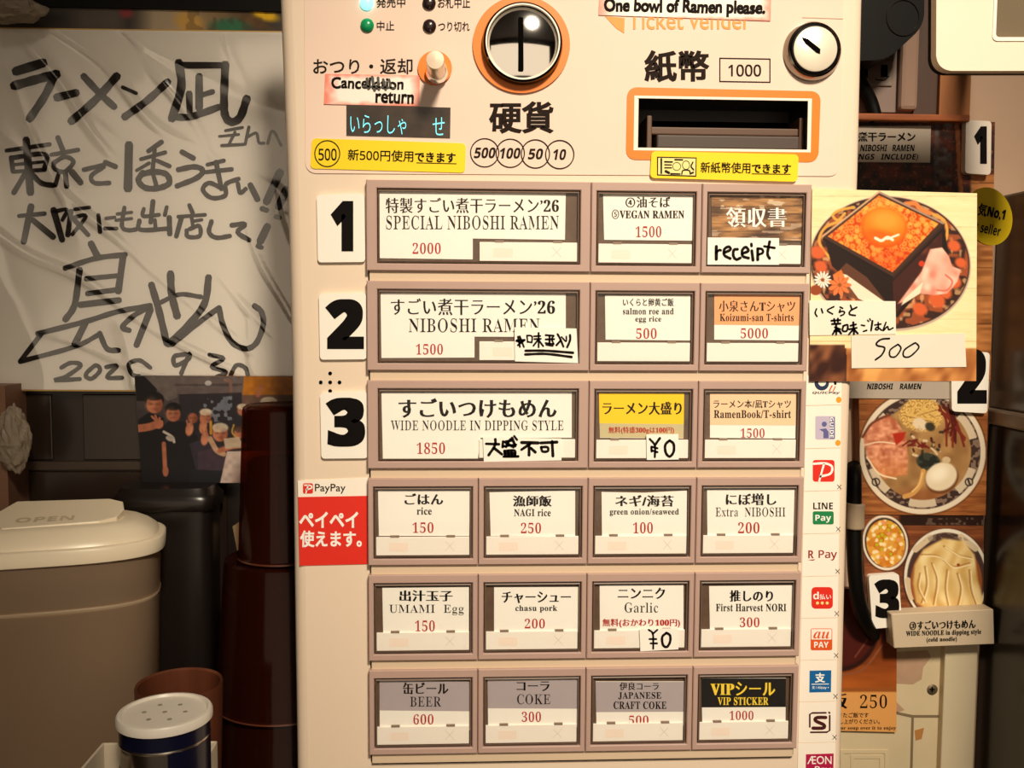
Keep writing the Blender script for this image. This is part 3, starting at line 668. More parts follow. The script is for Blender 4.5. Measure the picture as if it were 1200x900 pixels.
# payment stickers
YP = YF - 0.0004
STW = mat('white_sticker', (250, 240, 226), 0.4)
st = card('payment_sticker', [(349, 563.3), (431.5, 560), (433, 661), (351, 663)], YP, STW, mroot, 0.0004)
card('red_field', [(349.4, 582.5), (432, 581), (433, 661), (351, 663)], YP - 0.0001, REDB, st, 0.0001)
card('logo_square', rr((355, 566.3, 366.8, 578.5), 2), YP - 0.0001, REDB, st, 0.0001)
brush('logo_letter', [([(357, 568.5), (364, 569), (365, 572), (358.5, 574)], 1.6), ([(361, 569), (358.5, 578)], 1.5)], YP - 0.0002, WHITEINK, st)
text('PayPay', 369, 567, 405, 578.5, YP - 0.0002, INKB, st, 'plain')
text('ペイペイ', 350.5, 599.5, 420, 618.5, YP - 0.0002, WHITEINK, st, 'gotb')
text('使えます。', 351.5, 621.5, 424, 641.5, YP - 0.0002, WHITEINK, st, 'gotb')
ys = [440, 475.5, 526, 576, 626, 676, 725, 774.2, 823, 871, 922]
def lx(y): return 944.5 - (y - 470) * 0.0225
def rx(y): return 984.5 - (y - 470) * 0.0172 + 1.5
PS = []
for a, b in zip(ys[:-1], ys[1:]):
    PS.append(card('payment_sticker', [(lx(a), a + 0.5), (rx(a), a - 0.6), (rx(b), b - 1.4), (lx(b), b - 0.4)], YP, STW, mroot, 0.0004))
NAVY = mat('navy_print', (20, 40, 78), 0.5); LAV = mat('lavender_print', (196, 184, 206), 0.5); GRN = mat('green_print', (14, 128, 70), 0.5); DRED = mat('dark_red_print', (150, 24, 20), 0.5)
BLU = mat('blue_print', (0, 96, 160), 0.5); MAG = mat('magenta_print', (178, 16, 72), 0.5); MAR = mat('maroon_print', (70, 14, 14), 0.5); VERM = mat('vermilion_print', (226, 84, 18), 0.5); ODOT = mat('orange_dot_print', (244, 156, 30), 0.5)
yq = YP - 0.0001; yr = YP - 0.0002
stroke_frame('logo_ring', circ(963, 449, 8.5, 8.5, 28), circ(963.5, 448, 4.6, 4.6, 28), yq, NAVY, PS[0], 0.0001)
brush('logo_mark', [([(974, 444), (978, 446), (979, 450)], 3)], yq, INK, PS[0]); brush('logo_rays', [([(975, 452), (972, 458)], 1.6), ([(979, 453), (976, 459)], 1.2)], yq, VERM, PS[0])
text('QUICPay', 952, 458.8, 984.5, 462.3, yq, INK, PS[0], 'ital'); card('orange_dot', circ(985 - 2, 468.5, 3.2, 3.6, 16), yq, ODOT, PS[0], 0.0001)
card('logo_square', rr((955.5, 487.5, 979, 515), 2), yq, LAV, PS[1], 0.0001)
VIO = mat('violet_print', (96, 96, 150), 0.5)
card('logo_figure', circ(966, 497, 3, 3, 16), yr, VIO, PS[1], 0.0001); card('logo_figure', [(960, 503), (968, 502), (971, 506), (971, 513.5), (965, 513.5), (965, 506)], yr, VIO, PS[1], 0.0001)
card('logo_block', [(972.5, 489), (978, 489), (978, 514), (972.5, 514)], yr, VIO, PS[1], 0.0001); text('GUIDE', 962.8, 498.8, 986.8, 503.2, yr - 0.0001, WHITEINK, PS[1], 'sansb' if 'sansb' in STY else 'gotb', rot=90)
card('orange_dot', circ(982, 519, 3.1, 3.5, 16), yq, ODOT, PS[1], 0.0001)
card('logo_square', rr((952.5, 539, 978, 564.5), 3), yq, REDB, PS[2], 0.0001)
brush('logo_letter', [([(953.5, 543.5), (967, 543), (975, 547), (973, 555), (961, 558.5)], 2.6), ([(965.5, 544), (960, 564)], 2.3)], yr, WHITEINK, PS[2])
text('LINE', 953, 589, 976, 596.8, yq, INK, PS[3], 'gotb'); card('logo_square', rr((952.5, 599.2, 977, 614.5), 2), yq, GRN, PS[3], 0.0001); text('Pay', 955.5, 603.3, 974, 612.5, yr, WHITEINK, PS[3], 'gotb')
text('R', 947.2, 645, 953.6, 654.2, yq, DRED, PS[4], 'gotb'); text('Pay', 959.3, 644.8, 981, 656.8, yq, DRED, PS[4], 'got'); card('underline', [(946.5, 656.2), (955.5, 655.4), (953, 657)], yq, DRED, PS[4], 0.0001)
card('logo_square', rr((951, 688, 976, 713.3), 4.5), yq, REDB, PS[5], 0.0001); text('d', 953, 693.5, 959.5, 702.3, yr, WHITEINK, PS[5], 'gotb'); text('払い', 960.5, 696, 974, 702.5, yr, WHITEINK, PS[5], 'got')
for x in (958, 963.6, 969.4): card('logo_dot', circ(x, 706.7, 1.8, 1.8, 12), yr, PALE, PS[5], 0.0001)
card('logo_square', rr((950, 736.5, 975.3, 762), 2), yq, VERM, PS[6], 0.0001); card('logo_field', rr((950.8, 737.3, 974.5, 749.5), 1), yr, STW, PS[6], 0.0001)
text('au', 953.2, 740.2, 972, 748.4, yr - 0.0001, VERM, PS[6], 'scr'); text('PAY', 954, 752, 971, 759, yr, WHITEINK, PS[6], 'gotb')
card('logo_square', [(948.8, 786), (974.2, 785.5), (973.8, 811), (948.5, 811.5)], yq, BLU, PS[7], 0.0001); text('支', 955, 788.5, 967, 800, yr, WHITEINK, PS[7], 'gotb'); card('logo_rule', [(951, 801.5), (971.5, 801.2), (971.5, 802), (951, 802.3)], yr, WHITEINK, PS[7], 0.0001); text('支 / Alipay +', 951.5, 803.8, 971.5, 808, yr, WHITEINK, PS[7], 'got')
brush('logo_letter', [([(968, 840.8), (958, 840.8), (955, 843), (957, 845.5), (964, 848.5), (966.5, 851), (964, 853.3), (952.5, 853.3)], 4.0)], yq, MAR, PS[8], sub=2, jit=0)
brush('logo_frame', [([(949, 852), (949, 837), (952, 835.5), (968, 835.3)], 2), ([(972.3, 838.5), (972.3, 856), (969, 858), (950, 858.2)], 2), ([(971.5, 834.8), (972.2, 835.6)], 2.2)], yq, MAR, PS[8], sub=1, jit=0)
card('logo_square', [(944.5, 884), (977, 883), (976.5, 912), (944, 912)], yq, MAG, PS[9], 0.0001); text('ÆON', 946, 886, 974.5, 895.5, yr, WHITEINK, PS[9], 'plain'); text('Pay', 955, 898, 974, 908, yr, WHITEINK, PS[9], 'got')
for k, (x, y) in zip((2, 3, 4, 5, 6, 7, 8), ((983.5, 570.5), (982.3, 620), (981.5, 669.5), (980.5, 719), (979.8, 768), (979, 816), (978, 864))):
    brush('corner_mark', [([(x - 2.2, y - 2.4), (x + 2.2, y + 2.4)], 0.7), ([(x + 2.3, y - 2.4), (x - 2.2, y + 2.6)], 0.7)], yq, INKB, PS[k], jit=0)

# ------------------------------------------------------------------ things stuck on the machine
PLATE = mat('white_plate', (246, 240, 228), 0.35)
def number_plate(q, dq, ch, Y, th, label, m=PLATE, group='white number plates with black digits'):
    o = card('number_plate', rr(q, 4), Y, m, None, th); tag(o, label, 'number plate', group)
    text(ch, *dq, Y - 0.0002, INK, o, 'black', name='digit'); return o
number_plate([(371, 228.5), (427, 227), (428, 307), (372.5, 307.5)], (387.5, 235.5, 414, 294.5), '1', YF - 0.002, 0.002, 'white plate with black digit 1 beside the top menu button')
number_plate([(373.5, 344.5), (429, 343), (430, 421), (375, 421.5)], (381, 350.5, 426.5, 409), '2', YF - 0.002, 0.002, 'white plate with black digit 2 beside the second menu button')
number_plate([(375, 460.5), (430.5, 459), (431, 537), (376.5, 537.5)], (381.5, 466, 428, 523.5), '3', YF - 0.002, 0.002, 'white plate with black digit 3 beside the third menu button')
def note(q, Y, label, m=PAPER, th=0.0004, name='paper_note', cat='note', group=None):
    return tag(card(name, q, Y, m, None, th), label, cat, group)
YN = 0.0003
n = note([(603, 383.5), (675.5, 385), (677.5, 425.5), (603.5, 423.5)], YN, 'handwritten paper note with star and double underline on button 2')
z = 15.0
brush('handwriting', [([(105, 215), (140, 400)], 26), ([(80, 285), (225, 275)], 30), ([(225, 275), (100, 370)], 26), ([(135, 210), (210, 400)], 26), ([(75, 290), (180, 330)], 26),
    ([(262, 195), (275, 315)], 22), ([(262, 195), (350, 210), (350, 315)], 22), ([(270, 305), (350, 320)], 22), ([(385, 210), (500, 205)], 24), ([(390, 260), (510, 255)], 24), ([(468, 150), (468, 405)], 26), ([(460, 270), (375, 380)], 24), ([(470, 280), (550, 385)], 26),
    ([(590, 190), (735, 200)], 26), ([(590, 265), (745, 260)], 26), ([(590, 330), (735, 350)], 26), ([(660, 190), (660, 350)], 28), ([(735, 200), (700, 260), (735, 350)], 24), ([(600, 360), (720, 380)], 24),
    ([(800, 170), (850, 260), (905, 395)], 28), ([(860, 280), (780, 370)], 28), ([(870, 220), (950, 300), (955, 210)], 22), ([(1020, 185), (1020, 280), (970, 405)], 32),
    ([(235, 465), (600, 465), (1075, 500)], 34), ([(230, 530), (600, 520), (1050, 575)], 34)], YN - 0.0002, MARK, n, z, (600, 380), 1.3)
n = note([(566, 512.5), (658, 514), (658, 539.5), (567, 541)], YN, 'handwritten paper note in thick black brush characters on button 3')
brush('handwriting', [([(95, 150), (250, 155)], 24), ([(205, 95), (200, 170), (125, 285)], 26), ([(190, 200), (285, 275)], 26),
    ([(295, 120), (290, 190)], 24), ([(300, 130), (400, 110)], 24), ([(330, 140), (420, 190)], 26), ([(400, 80), (440, 180)], 26), ([(425, 60), (460, 105)], 22), ([(300, 180), (450, 160)], 22), ([(380, 95), (330, 190)], 22), ([(310, 230), (320, 300)], 24), ([(310, 235), (430, 230), (435, 300)], 24), ([(355, 235), (360, 300)], 22), ([(395, 235), (398, 300)], 22), ([(300, 300), (475, 298)], 24), ([(320, 265), (430, 265)], 30),
    ([(510, 135), (710, 140)], 30), ([(620, 145), (510, 220)], 26), ([(600, 170), (600, 285)], 28), ([(620, 200), (675, 250)], 28),
    ([(735, 140), (930, 130)], 28), ([(870, 120), (880, 295)], 28), ([(740, 190), (760, 240), (820, 235), (815, 190), (740, 190)], 24)], YN - 0.0002, MARK, n, 10, (560, 505), 1.25)
n = note([(829.5, 278.3), (913, 279), (913, 310.3), (829, 310)], YN, 'paper note with the handwritten word receipt on the brown button')
brush('handwriting', [([(145, 165), (145, 320)], 34), ([(140, 240), (180, 210), (200, 215)], 26), ([(240, 240), (310, 205), (290, 170), (240, 200), (240, 270), (310, 310)], 30), ([(395, 200), (350, 210), (345, 280), (380, 320), (430, 300)], 30), ([(450, 250), (520, 220), (490, 175), (450, 210), (455, 280), (525, 305)], 30), ([(555, 135), (558, 165)], 28), ([(560, 215), (575, 330)], 32), ([(630, 190), (630, 325)], 32), ([(630, 190), (680, 200), (690, 240), (635, 265)], 26), ([(770, 110), (745, 250), (770, 310)], 30), ([(705, 165), (830, 185)], 26)], YN - 0.0002, MARK, n, 10, (825, 272), 1.1)
n = note([(757.5, 509), (795, 508.7), (795.5, 538.5), (758, 539)], YN, 'small paper note with handwritten yen zero under the yellow card', group='handwritten yen zero notes')
brush('handwriting', [([(670, 265), (735, 350), (735, 500)], 28), ([(800, 255), (740, 340)], 34), ([(690, 365), (770, 385)], 28), ([(690, 410), (770, 435)], 28), ([(690, 370), (695, 430)], 26), ([(925, 285), (870, 340), (875, 440), (925, 490), (975, 430), (975, 330), (925, 285)], 34)], YN - 0.0002, MARK, n, 1200 / 110, (700, 490))
n = note([(749.3, 737.3), (794.7, 736.5), (795, 761), (750.5, 763.3)], YN, 'small paper note with handwritten yen zero on the garlic button', group='handwritten yen zero notes')
brush('handwriting', [([(655, 195), (710, 250), (715, 440)], 24), ([(770, 195), (712, 245)], 24), ([(665, 315), (755, 315)], 24), ([(680, 370), (765, 370)], 24), ([(885, 235), (830, 290), (840, 390), (890, 415), (930, 350), (930, 270), (885, 235)], 32)], YN - 0.0002, MARK, n, 1200 / 110, (700, 720))
YC = YO - 0.0006
def pinkpaint(l, t, r, b):
    def f(x, y):
        p = Paint(x, y, (250, 240, 228)); d = np.minimum.reduce([(x - l) * 0.55, (r - x) * 0.75, (y - t) * 1.6, (b - y) * 1.6]) + 4 * (vnoise(x, y, 6, 4) - 0.5)
        p.put(np.clip(1 - d / 9, 0, 1) * 0.85, (240, 122, 100)); return p.c
    return f
n = tag(picture('paper_note', [(381, 86.5), (492, 88.5), (491, 124.5), (379.5, 122)], YC, pinkpaint(380, 87, 492, 124), None, 0.9), 'pink edged paper note with handwritten cancellation return', 'note')
text('Cancellation', 388, 90.5, 473, 104.5, YC - 0.0002, MARK, n, 'hand', 'handwriting', rot=1.2, jit=0.35)
text('return', 440, 107.5, 485, 121.5, YC - 0.0002, MARK, n, 'hand', 'handwriting', rot=2, jit=0.3)
brush('scribble', [([(430, 92), (432, 104)], 3.4), ([(436, 90), (439, 106)], 3.4), ([(443, 91), (444, 105)], 3.2), ([(449, 93), (452, 105)], 3.2), ([(456, 93), (458, 103)], 2.6), ([(425, 101), (463, 103)], 2.4)], YC - 0.0003, mat('grey_marker', (70, 66, 58), 0.6), n)
n = tag(picture('paper_note', [(703, -14), (904, -10), (903, 24.5), (701.5, 17.5)], YC, pinkpaint(702, -60, 903, 24), None, 0.9), 'pink edged paper note with handwritten one bowl of ramen please', 'note')
text('One bowl of Ramen please.', 707.5, -1, 897, 19.5, YC - 0.0002, MARK, n, 'handb', 'handwriting', rot=1.0, jit=0.4)

# ------------------------------------------------------------------ salmon roe picture card at the machine's edge
def wood_rows(p, c0, c1, rowh, off=0, amt=0.5, seed=2):
    n = vnoise(p.x, p.y * 6, 26, seed) * 0.6 + vnoise(p.x, p.y * 9, 9, seed + 3) * 0.4
    p.c = mixc(c0, c1, np.clip(n, 0, 1))
    p.put((np.abs(np.modf((p.y + off) / rowh)[0] - 0.5) < 0.5 / rowh) * amt, np.array(c0) * 0.7)
def salmon_paint(x, y):
    p = Paint(x, y, (250, 226, 172)); wood_rows(p, (244, 214, 158), (255, 236, 188), 36, 4, 0.35)
    p.put(p.ell(1043, 309, 95, 79, 6), (196, 170, 150)); p.put(p.ell(1043, 308, 93.5, 77, 6), (58, 34, 28))
    pl = p.ell(1043, 308, 92, 75, 6); n = vnoise(x, y, 7, 3); p.put(pl * np.clip((n - 0.45) * 5, 0, 1) * 0.65 * (np.hypot((x - 1043) / 92, (y - 308) / 75) > 0.62), (206, 98, 50))
    p.put(pl * np.clip((vnoise(x, y, 5, 13) - 0.62) * 6, 0, 1) * 0.7, (226, 176, 120))
    for q in ([(1000, 243), (985, 246), (976, 252), (982, 258), (990, 250)], [(988, 258), (968, 266), (960, 280), (964, 292), (975, 304)], [(1092, 250), (1106, 258), (1110, 272), (1106, 286), (1096, 290)]): p.line(q, 3.2, (222, 160, 70))
    p.line([(1060, 240), (1072, 238), (1080, 246), (1090, 250)], 5, (228, 128, 64))
    for cx, cy, r in ((1118, 288, 8), (1126, 308, 7), (958, 296, 9), (962, 312, 8), (1118, 330, 9), (1098, 352, 10), (1078, 362, 9), (1108, 344, 7)): p.put(p.ell(cx, cy, r, r * 0.8, 30, 3), (214, 96, 50))
    # box
    p.put(p.poly([(966, 278), (975, 312), (1045, 372), (1052, 372), (1112, 300), (1106, 263), (1046, 324)]), (36, 22, 18))
    p.put(p.poly([(1046, 330), (1048, 370), (1090, 318), (1104, 290), (1104, 272)]), (66, 32, 26)); p.put(np.clip(vnoise(x, y, 12, 6) - 0.5, 0, 1) * p.poly([(1046, 330), (1048, 370), (1104, 290), (1104, 272)]) * 1.4, (150, 74, 60))
    p.put(p.poly([(980, 320), (992, 308), (1016, 325), (1040, 356), (1035, 366), (1010, 352), (985, 346)]) * 0.8, (110, 66, 46))
    p.put(p.poly([(984, 320), (992, 322), (1040, 356), (1034, 362), (1006, 350)]), (240, 226, 200)); p.put(p.poly([(976, 322), (986, 316), (992, 330), (986, 340)]), (230, 120, 50))
    p.put(p.poly([(1030, 224), (1108, 262), (1046, 325), (964, 278)]), (70, 44, 32)); p.line([(1030, 225), (1106, 262)], 2.2, (170, 140, 120)); p.line([(964, 277), (1030, 225)], 2.0, (214, 170, 130)); p.line([(1106, 264), (1047, 325)], 2.4, (54, 34, 28)); p.line([(965, 280), (1045, 325)], 2.6, (30, 20, 18))
    roe = p.poly([(1030, 229), (1100, 262), (1046, 319), (970, 277)]); d, v = cells(x, y, 5.6, 4)
    base = mixc((222, 84, 14), (255, 150, 40), v); p.put(roe, base)
    p.put(roe * np.clip(1 - np.abs(d - 2.0) / 0.8, 0, 1) * 0.55, (255, 206, 130)); p.put(roe * np.clip((d - 2.8) / 1.2, 0, 1) * 0.6, (178, 40, 6)); p.put(roe * np.clip(1.1 - np.hypot(d, 0), 0, 1) * 0.7 * (v > 0.6), (255, 240, 200))
    p.put(roe * p.ell(1046, 305, 26, 14, 0, 8) * 0.35, (206, 50, 10)); p.put(roe * p.ell(1030, 240, 26, 12, 0, 8) * 0.35, (255, 190, 90))
    p.put(p.ell(1036, 267, 27, 23.5, 8, 3), (214, 74, 8)); g = p.ell(1036, 265, 26, 22, 8, 6); p.put(g, (246, 124, 20)); p.put(p.ell(1038, 258, 18, 11, 8, 10) * 0.75, (255, 166, 62)); p.put(p.ell(1030, 277, 18, 7, 10, 6) * 0.6, (232, 84, 8))
    p.line([(1026, 279), (1033, 282), (1040, 278), (1046, 281)], 3.4, (252, 236, 214)); p.line([(1040, 280), (1053, 275)], 2.4, (252, 236, 214))
    # pickled ginger
    gm = p.poly([(1090, 292), (1104, 290), (1112, 300), (1116, 312), (1126, 316), (1122, 330), (1110, 344), (1094, 346), (1078, 344), (1064, 352), (1052, 356), (1064, 340), (1080, 318)], 1.5)
    nn = vnoise(x + y * 0.4, y - x * 0.6, 9, 11); p.put(gm, mixc((226, 138, 116), (252, 206, 184), np.clip(nn * 1.3 - 0.1, 0, 1))); p.line([(1108, 322), (1116, 330), (1110, 340), (1098, 340)], 2, (214, 110, 92))
    p.put(p.poly([(1060, 350), (1082, 330), (1078, 344), (1056, 358)]), (246, 226, 196)); p.put(p.ell(1080, 309, 3.4), (206, 60, 30))
    # flowers
    for cx, cy, r, k, c0, c1 in ((964, 328, 10.5, 14, (250, 240, 222), (90, 60, 40)), (984, 334, 14, 9, (232, 124, 66), (180, 66, 30))):
        a = np.arctan2(y - cy, x - cx); rad = np.hypot(x - cx, y - cy); f = np.clip(r * (0.82 + 0.18 * np.cos(a * k)) - rad + 0.5, 0, 1)
        p.put(f, c0); p.put(f * np.clip(-np.cos(a * k) - 0.55, 0, 1) * 1.6 * (rad > 2.5), c1); p.put(np.clip(2.8 - rad, 0, 1), (150, 80, 40))
    p.put(p.ell(956, 340, 7, 6), (150, 70, 34))
    # blurred wooden table edge
    lo = np.clip((y - 403 - (x > 990) * 4) / 2, 0, 1); n = vnoise(x * 1.4 + y * 0.5, y, 13, 9)
    p.put(lo, np.where((x < 992)[:, None], mixc((56, 26, 18), (150, 92, 56), np.clip(n * 1.5 - 0.35, 0, 1)), mixc((150, 84, 40), (238, 170, 96), np.clip(n * 1.4 - 0.2, 0, 1))))
    p.put(np.clip(1 - np.abs(y - 400) / 1.2, 0, 1) * 0.5, (214, 140, 80)); p.put(np.clip(1 - np.abs(y - 386.5) / 0.7, 0, 1) * (x < 992) * 0.6, (190, 140, 96))
    return p.c
YSC = YF - 0.0016
sc_ = tag(picture('food_photo_card', [(952, 221), (1145, 226.5), (1144, 446.5), (948.5, 447)], YSC, salmon_paint, None, 0.8, 0.0008), 'photo card of an orange salmon roe rice box on a dark plate', 'photo card')
GP = mat('cream_paper', (238, 232, 214), 0.7, var=0.015)
n = note([(948.5, 352), (1049.5, 353), (1050, 391.5), (949, 393)], YSC - 0.0005, 'handwritten Japanese paper note on the salmon roe photo card', GP)
brush('handwriting', [([(72, 70), (62, 100), (75, 125)], 9), ([(105, 70), (115, 100)], 9), ([(195, 55), (148, 82), (185, 108)], 9), ([(236, 58), (256, 68)], 9), ([(238, 76), (232, 96), (250, 88), (268, 94), (262, 110), (240, 120)], 9), ([(310, 45), (320, 75)], 9), ([(355, 60), (310, 85), (305, 110), (345, 118)], 10),
    ([(175, 155), (240, 150)], 11), ([(195, 140), (200, 170)], 10), ([(222, 138), (222, 170)], 10), ([(180, 178), (240, 175)], 12), ([(210, 175), (210, 250)], 12), ([(200, 200), (240, 215)], 11), ([(210, 210), (185, 250)], 11), ([(215, 210), (245, 245)], 12), ([(195, 225), (240, 230)], 10),
    ([(260, 190), (255, 225), (285, 225), (290, 185), (262, 190)], 11), ([(310, 190), (350, 180)], 11), ([(330, 165), (335, 250)], 12), ([(300, 215), (355, 205)], 11), ([(330, 215), (300, 250)], 11), ([(335, 215), (362, 245)], 12),
    ([(385, 185), (410, 190)], 9), ([(400, 230), (425, 222)], 9), ([(430, 150), (438, 160)], 8), ([(445, 140), (452, 152)], 8), ([(465, 155), (455, 225)], 11), ([(480, 185), (525, 178)], 9), ([(505, 165), (505, 215), (485, 215), (500, 200), (530, 222)], 9), ([(560, 165), (540, 225), (570, 195), (580, 218), (610, 205)], 9)], YSC - 0.0007, INK, n, 6, (945, 350), 1.25)
n = note([(997.5, 393.5), (1130.5, 390.5), (1132.5, 430), (998, 431.5)], YSC - 0.0005, 'paper price note with handwritten 500 on the photo card', mat('pale_note_paper', (228, 220, 204), 0.7, var=0.02))
brush('handwriting', [([(585, 280), (530, 285), (495, 310), (500, 330), (550, 345), (530, 395), (485, 430)], 10), ([(645, 320), (590, 360), (590, 405), (630, 405), (665, 350), (645, 320)], 9), ([(760, 312), (690, 360), (685, 405), (730, 405), (790, 345), (770, 312), (755, 316)], 9)], YSC - 0.0007, INK, n, 6, (945, 350), 1.25)

# ------------------------------------------------------------------ menu boards on the wall to the right
YB = 0.150
def top_photo(x, y):
    p = Paint(x, y, (54, 28, 20)); n = vnoise(x, y, 8, 3); p.c = mixc((28, 16, 14), (104, 46, 30), np.clip(n * 1.2 - 0.2, 0, 1)); p.put((vnoise(x, y, 2.2, 5) > 0.86) * 0.5, (176, 110, 60))
    p.put(np.clip((x - 1093) / 3, 0, 1) * (x < 1116) * np.clip(vnoise(x, y, 5, 8) * 1.4 - 0.4, 0, 1), (96, 92, 92)); p.put((np.abs(x - 1121 - (y - 140) * 0.06) < 2.5) * 0.7, (170, 96, 44))
    w = np.clip((x - 1136) / 3, 0, 1) * (y > 205) + np.clip((x - 1124) / 3, 0, 1) * (y > 300); n2 = vnoise(x, y * 6, 20, 4)
    p.put(np.clip(w, 0, 1), mixc((132, 78, 38), (206, 138, 78), n2)); p.put((np.abs(np.modf(y / 33)[0] - 0.5) < 0.02) * np.clip(w, 0, 1) * 0.7, (90, 50, 24)); return p.c
mb = tag(picture('menu_photo_board', [(985, 140), (1166, 143), (1161, 447), (985, 447)], YB, top_photo, None, 1.0, 0.0102), 'dark laminated food photo board behind the salmon roe card', 'menu board')
nm = tag(card('name_label', [(975, 148), (1091, 147.5), (1090, 190.5), (975, 189.5)], YB - 0.001, PAPERG, None, 0.001), 'grey Japanese label ending in toppings include on the menu board', 'label')
text('特製煮干ラーメン', 983, 154.5, 1073, 166, YB - 0.0013, INK, nm, 'gotb'); text('NIBOSHI   RAMEN', 1008, 169.5, 1072, 177.3, YB - 0.0013, INK, nm, 'ital'); text('(TOPPINGS   INCLUDE)', 975, 180.3, 1076, 189, YB - 0.0013, INK, nm, 'ital')
number_plate([(1132, 140.5), (1162, 142), (1161, 205), (1131, 203)], (1141.5, 148, 1156.5, 192), '1', YB - 0.006, 0.006, 'white number plate, toned darker for shade, with digit 1 on the wall menu board', mat('shaded_plate', (226, 214, 200), 0.4), 'number plates on the wall menu')  # white plate with its shade put into a darker base colour
bd = tag(card('round_badge', circ(1159, 253.5, 27, 34.5, 48, -0.25), 0.106, mat('badge_yellow', (206, 176, 14), 0.4, spec=0.3), None, 0.002), 'yellow round best seller badge behind the salmon roe card', 'badge')
text('気No,1', 1146, 240.5, 1178.5, 256.5, 0.1057, INK, bd, 'gotb', rot=12); text('t seller', 1143, 262, 1173, 274, 0.1057, INK, bd, 'gotb', rot=12)
pg = P(1146, 250, 0.107); lathe('badge_peg', [(0.003, -0.0455), (0.003, 0.0)], (pg[0], 0.1075, pg[2]), mat('peg_clear', (150, 130, 100), 0.3), bd, 'Y', 16)
nm = tag(card('name_label', [(985, 446.5), (1114.5, 447.5), (1113.5, 467.5), (985, 466.5)], YB - 0.003, PAPERG, None, 0.003), 'grey niboshi ramen label above the ramen bowl photo', 'label')
text('NIBOSHI    RAMEN', 1016, 449.3, 1080, 456.2, YB - 0.0033, INK, nm, 'ital')
number_plate([(1114.5, 411), (1160, 413), (1157, 484.5), (1115.5, 482)], (1120, 409, 1156.5, 473), '2', YB - 0.006, 0.006, 'number plate with digit 2 by the ramen bowl photo', PLATE, 'number plates on the wall menu')
def ramen_paint(x, y):
    p = Paint(x, y, (150, 90, 46)); wood_rows(p, (120, 64, 30), (190, 122, 66), 18, 3, 0.4)
    cx, cy, R = 1081, 530, 74.5; a = np.arctan2(y - cy, x - cx); r = np.hypot(x - cx, (y - cy) * 1.02)
    p.put(np.clip(R + 2 - r, 0, 1) * 0.6, (90, 50, 28)); p.put(np.clip(R - r, 0, 1), (226, 210, 184)); p.put(np.clip(R - 6 - r, 0, 1), (62, 44, 40))
    fr = (vnoise(x, y, 3, 8) > 0.56); p.put(np.clip(R - 6 - r, 0, 1) * fr * 0.7, (160, 132, 110))
    for t in (90, 33, 147, -30, 210, -90): p.put((np.abs(((np.degrees(a) - t + 180) % 360) - 180) < 15) * np.clip(R - 8 - r, 0, 1) * (r > R - 19), (206, 186, 158))
    for t in (33, 147): p.put(p.ell(cx + 65 * math.cos(math.radians(t)), cy + 64 * math.sin(math.radians(t)), 5, 5), (40, 30, 26)); p.put(p.ell(cx + 65 * math.cos(math.radians(t)), cy + 64 * math.sin(math.radians(t)), 3.6, 3.6), (196, 176, 150)); p.line([(cx + 65 * math.cos(math.radians(t)) - 1, cy + 64 * math.sin(math.radians(t)) - 3), (cx + 65 * math.cos(math.radians(t)) + 1, cy + 64 * math.sin(math.radians(t)) + 3)], 2, (40, 30, 26))
    so = np.clip(R - 17 - r, 0, 1); n = vnoise(x, y, 10, 3); p.put(so, mixc((136, 96, 56), (186, 144, 90), n))
    p.put(so * p.ell(1080, 584, 36, 12, 0, 10) * 0.6, (140, 76, 40))
    no = p.ell(1080, 486, 26, 20, 0, 3) * (r < R - 4); d, v = cells(x * 0.8 + y * 0.6, y * 0.5 - x * 0.4, 6, 2); p.put(no, mixc((156, 110, 48), (232, 192, 112), np.clip(np.abs(np.sin(d * 1.3 + x * 0.25)), 0, 1)))
    for k in range(10):
        t = RNG.rand(4); p.line([(1060 + 40 * t[0], 474 + 22 * t[1]), (1065 + 35 * t[2], 486 + 10 * t[1]), (1058 + 44 * t[3], 478 + 22 * t[2])], 2.0, (222, 180, 100), 0.9); p.line([(1060 + 40 * t[0], 476 + 22 * t[1]), (1065 + 35 * t[2], 488 + 10 * t[1])], 0.8, (120, 80, 34), 0.8)
    for k in range(15):
        t = RNG.rand(4); c = (120, 42, 28) if k % 2 else (84, 26, 20); p.line([(1100 + 14 * t[0], 474 + 14 * t[1]), (1108 + 14 * t[2], 495), (1104 + 28 * t[3], 505 + 22 * t[1])], 2.4, c)
    p.put(p.ell(1078, 497, 9, 7, 30, 2), (226, 204, 170)); p.put(p.ell(1090, 500, 6, 5, 30, 2), (56, 52, 40))
    for k in range(26):
        t = RNG.rand(5); q = (1066 + 36 * t[0], 503 + 32 * t[1]); e = (q[0] + 10 * (t[2] - 0.3), q[1] + 8 * (t[3] - 0.5)); p.line([q, e], 3.0 if t[4] > 0.5 else 2.2, [(216, 190, 150), (72, 34, 26), (54, 50, 36), (190, 150, 104)][k % 4])
    p.put(p.ell(1088, 541, 14, 10, 10, 2), (38, 40, 32)); p.put(p.ell(1088, 541, 14, 10, 10, 2) * (vnoise(x, y, 4, 7) > 0.6) * 0.5, (80, 82, 66))
    ch = p.poly([(1011, 510), (1020, 498), (1040, 486), (1050, 492), (1062, 512), (1064, 540), (1063, 556), (1036, 561), (1028, 553), (1016, 536)], 1.5); n = vnoise(x, y * 1.6, 7, 4) * 0.6 + vnoise(x, y, 3, 6) * 0.4
    p.put(ch, mixc((172, 92, 60), (236, 166, 130), np.clip(n * 1.5 - 0.25, 0, 1))); p.put(ch * np.clip((y - 530) / 30, 0, 1) * 0.6, (206, 126, 62)); p.line([(1012, 522), (1030, 518), (1050, 520)], 1.6, (240, 206, 172)); p.line([(1011, 512), (1022, 496), (1042, 486)], 3, (116, 60, 40)); p.line([(1016, 536), (1030, 555), (1050, 561)], 2, (240, 214, 176))
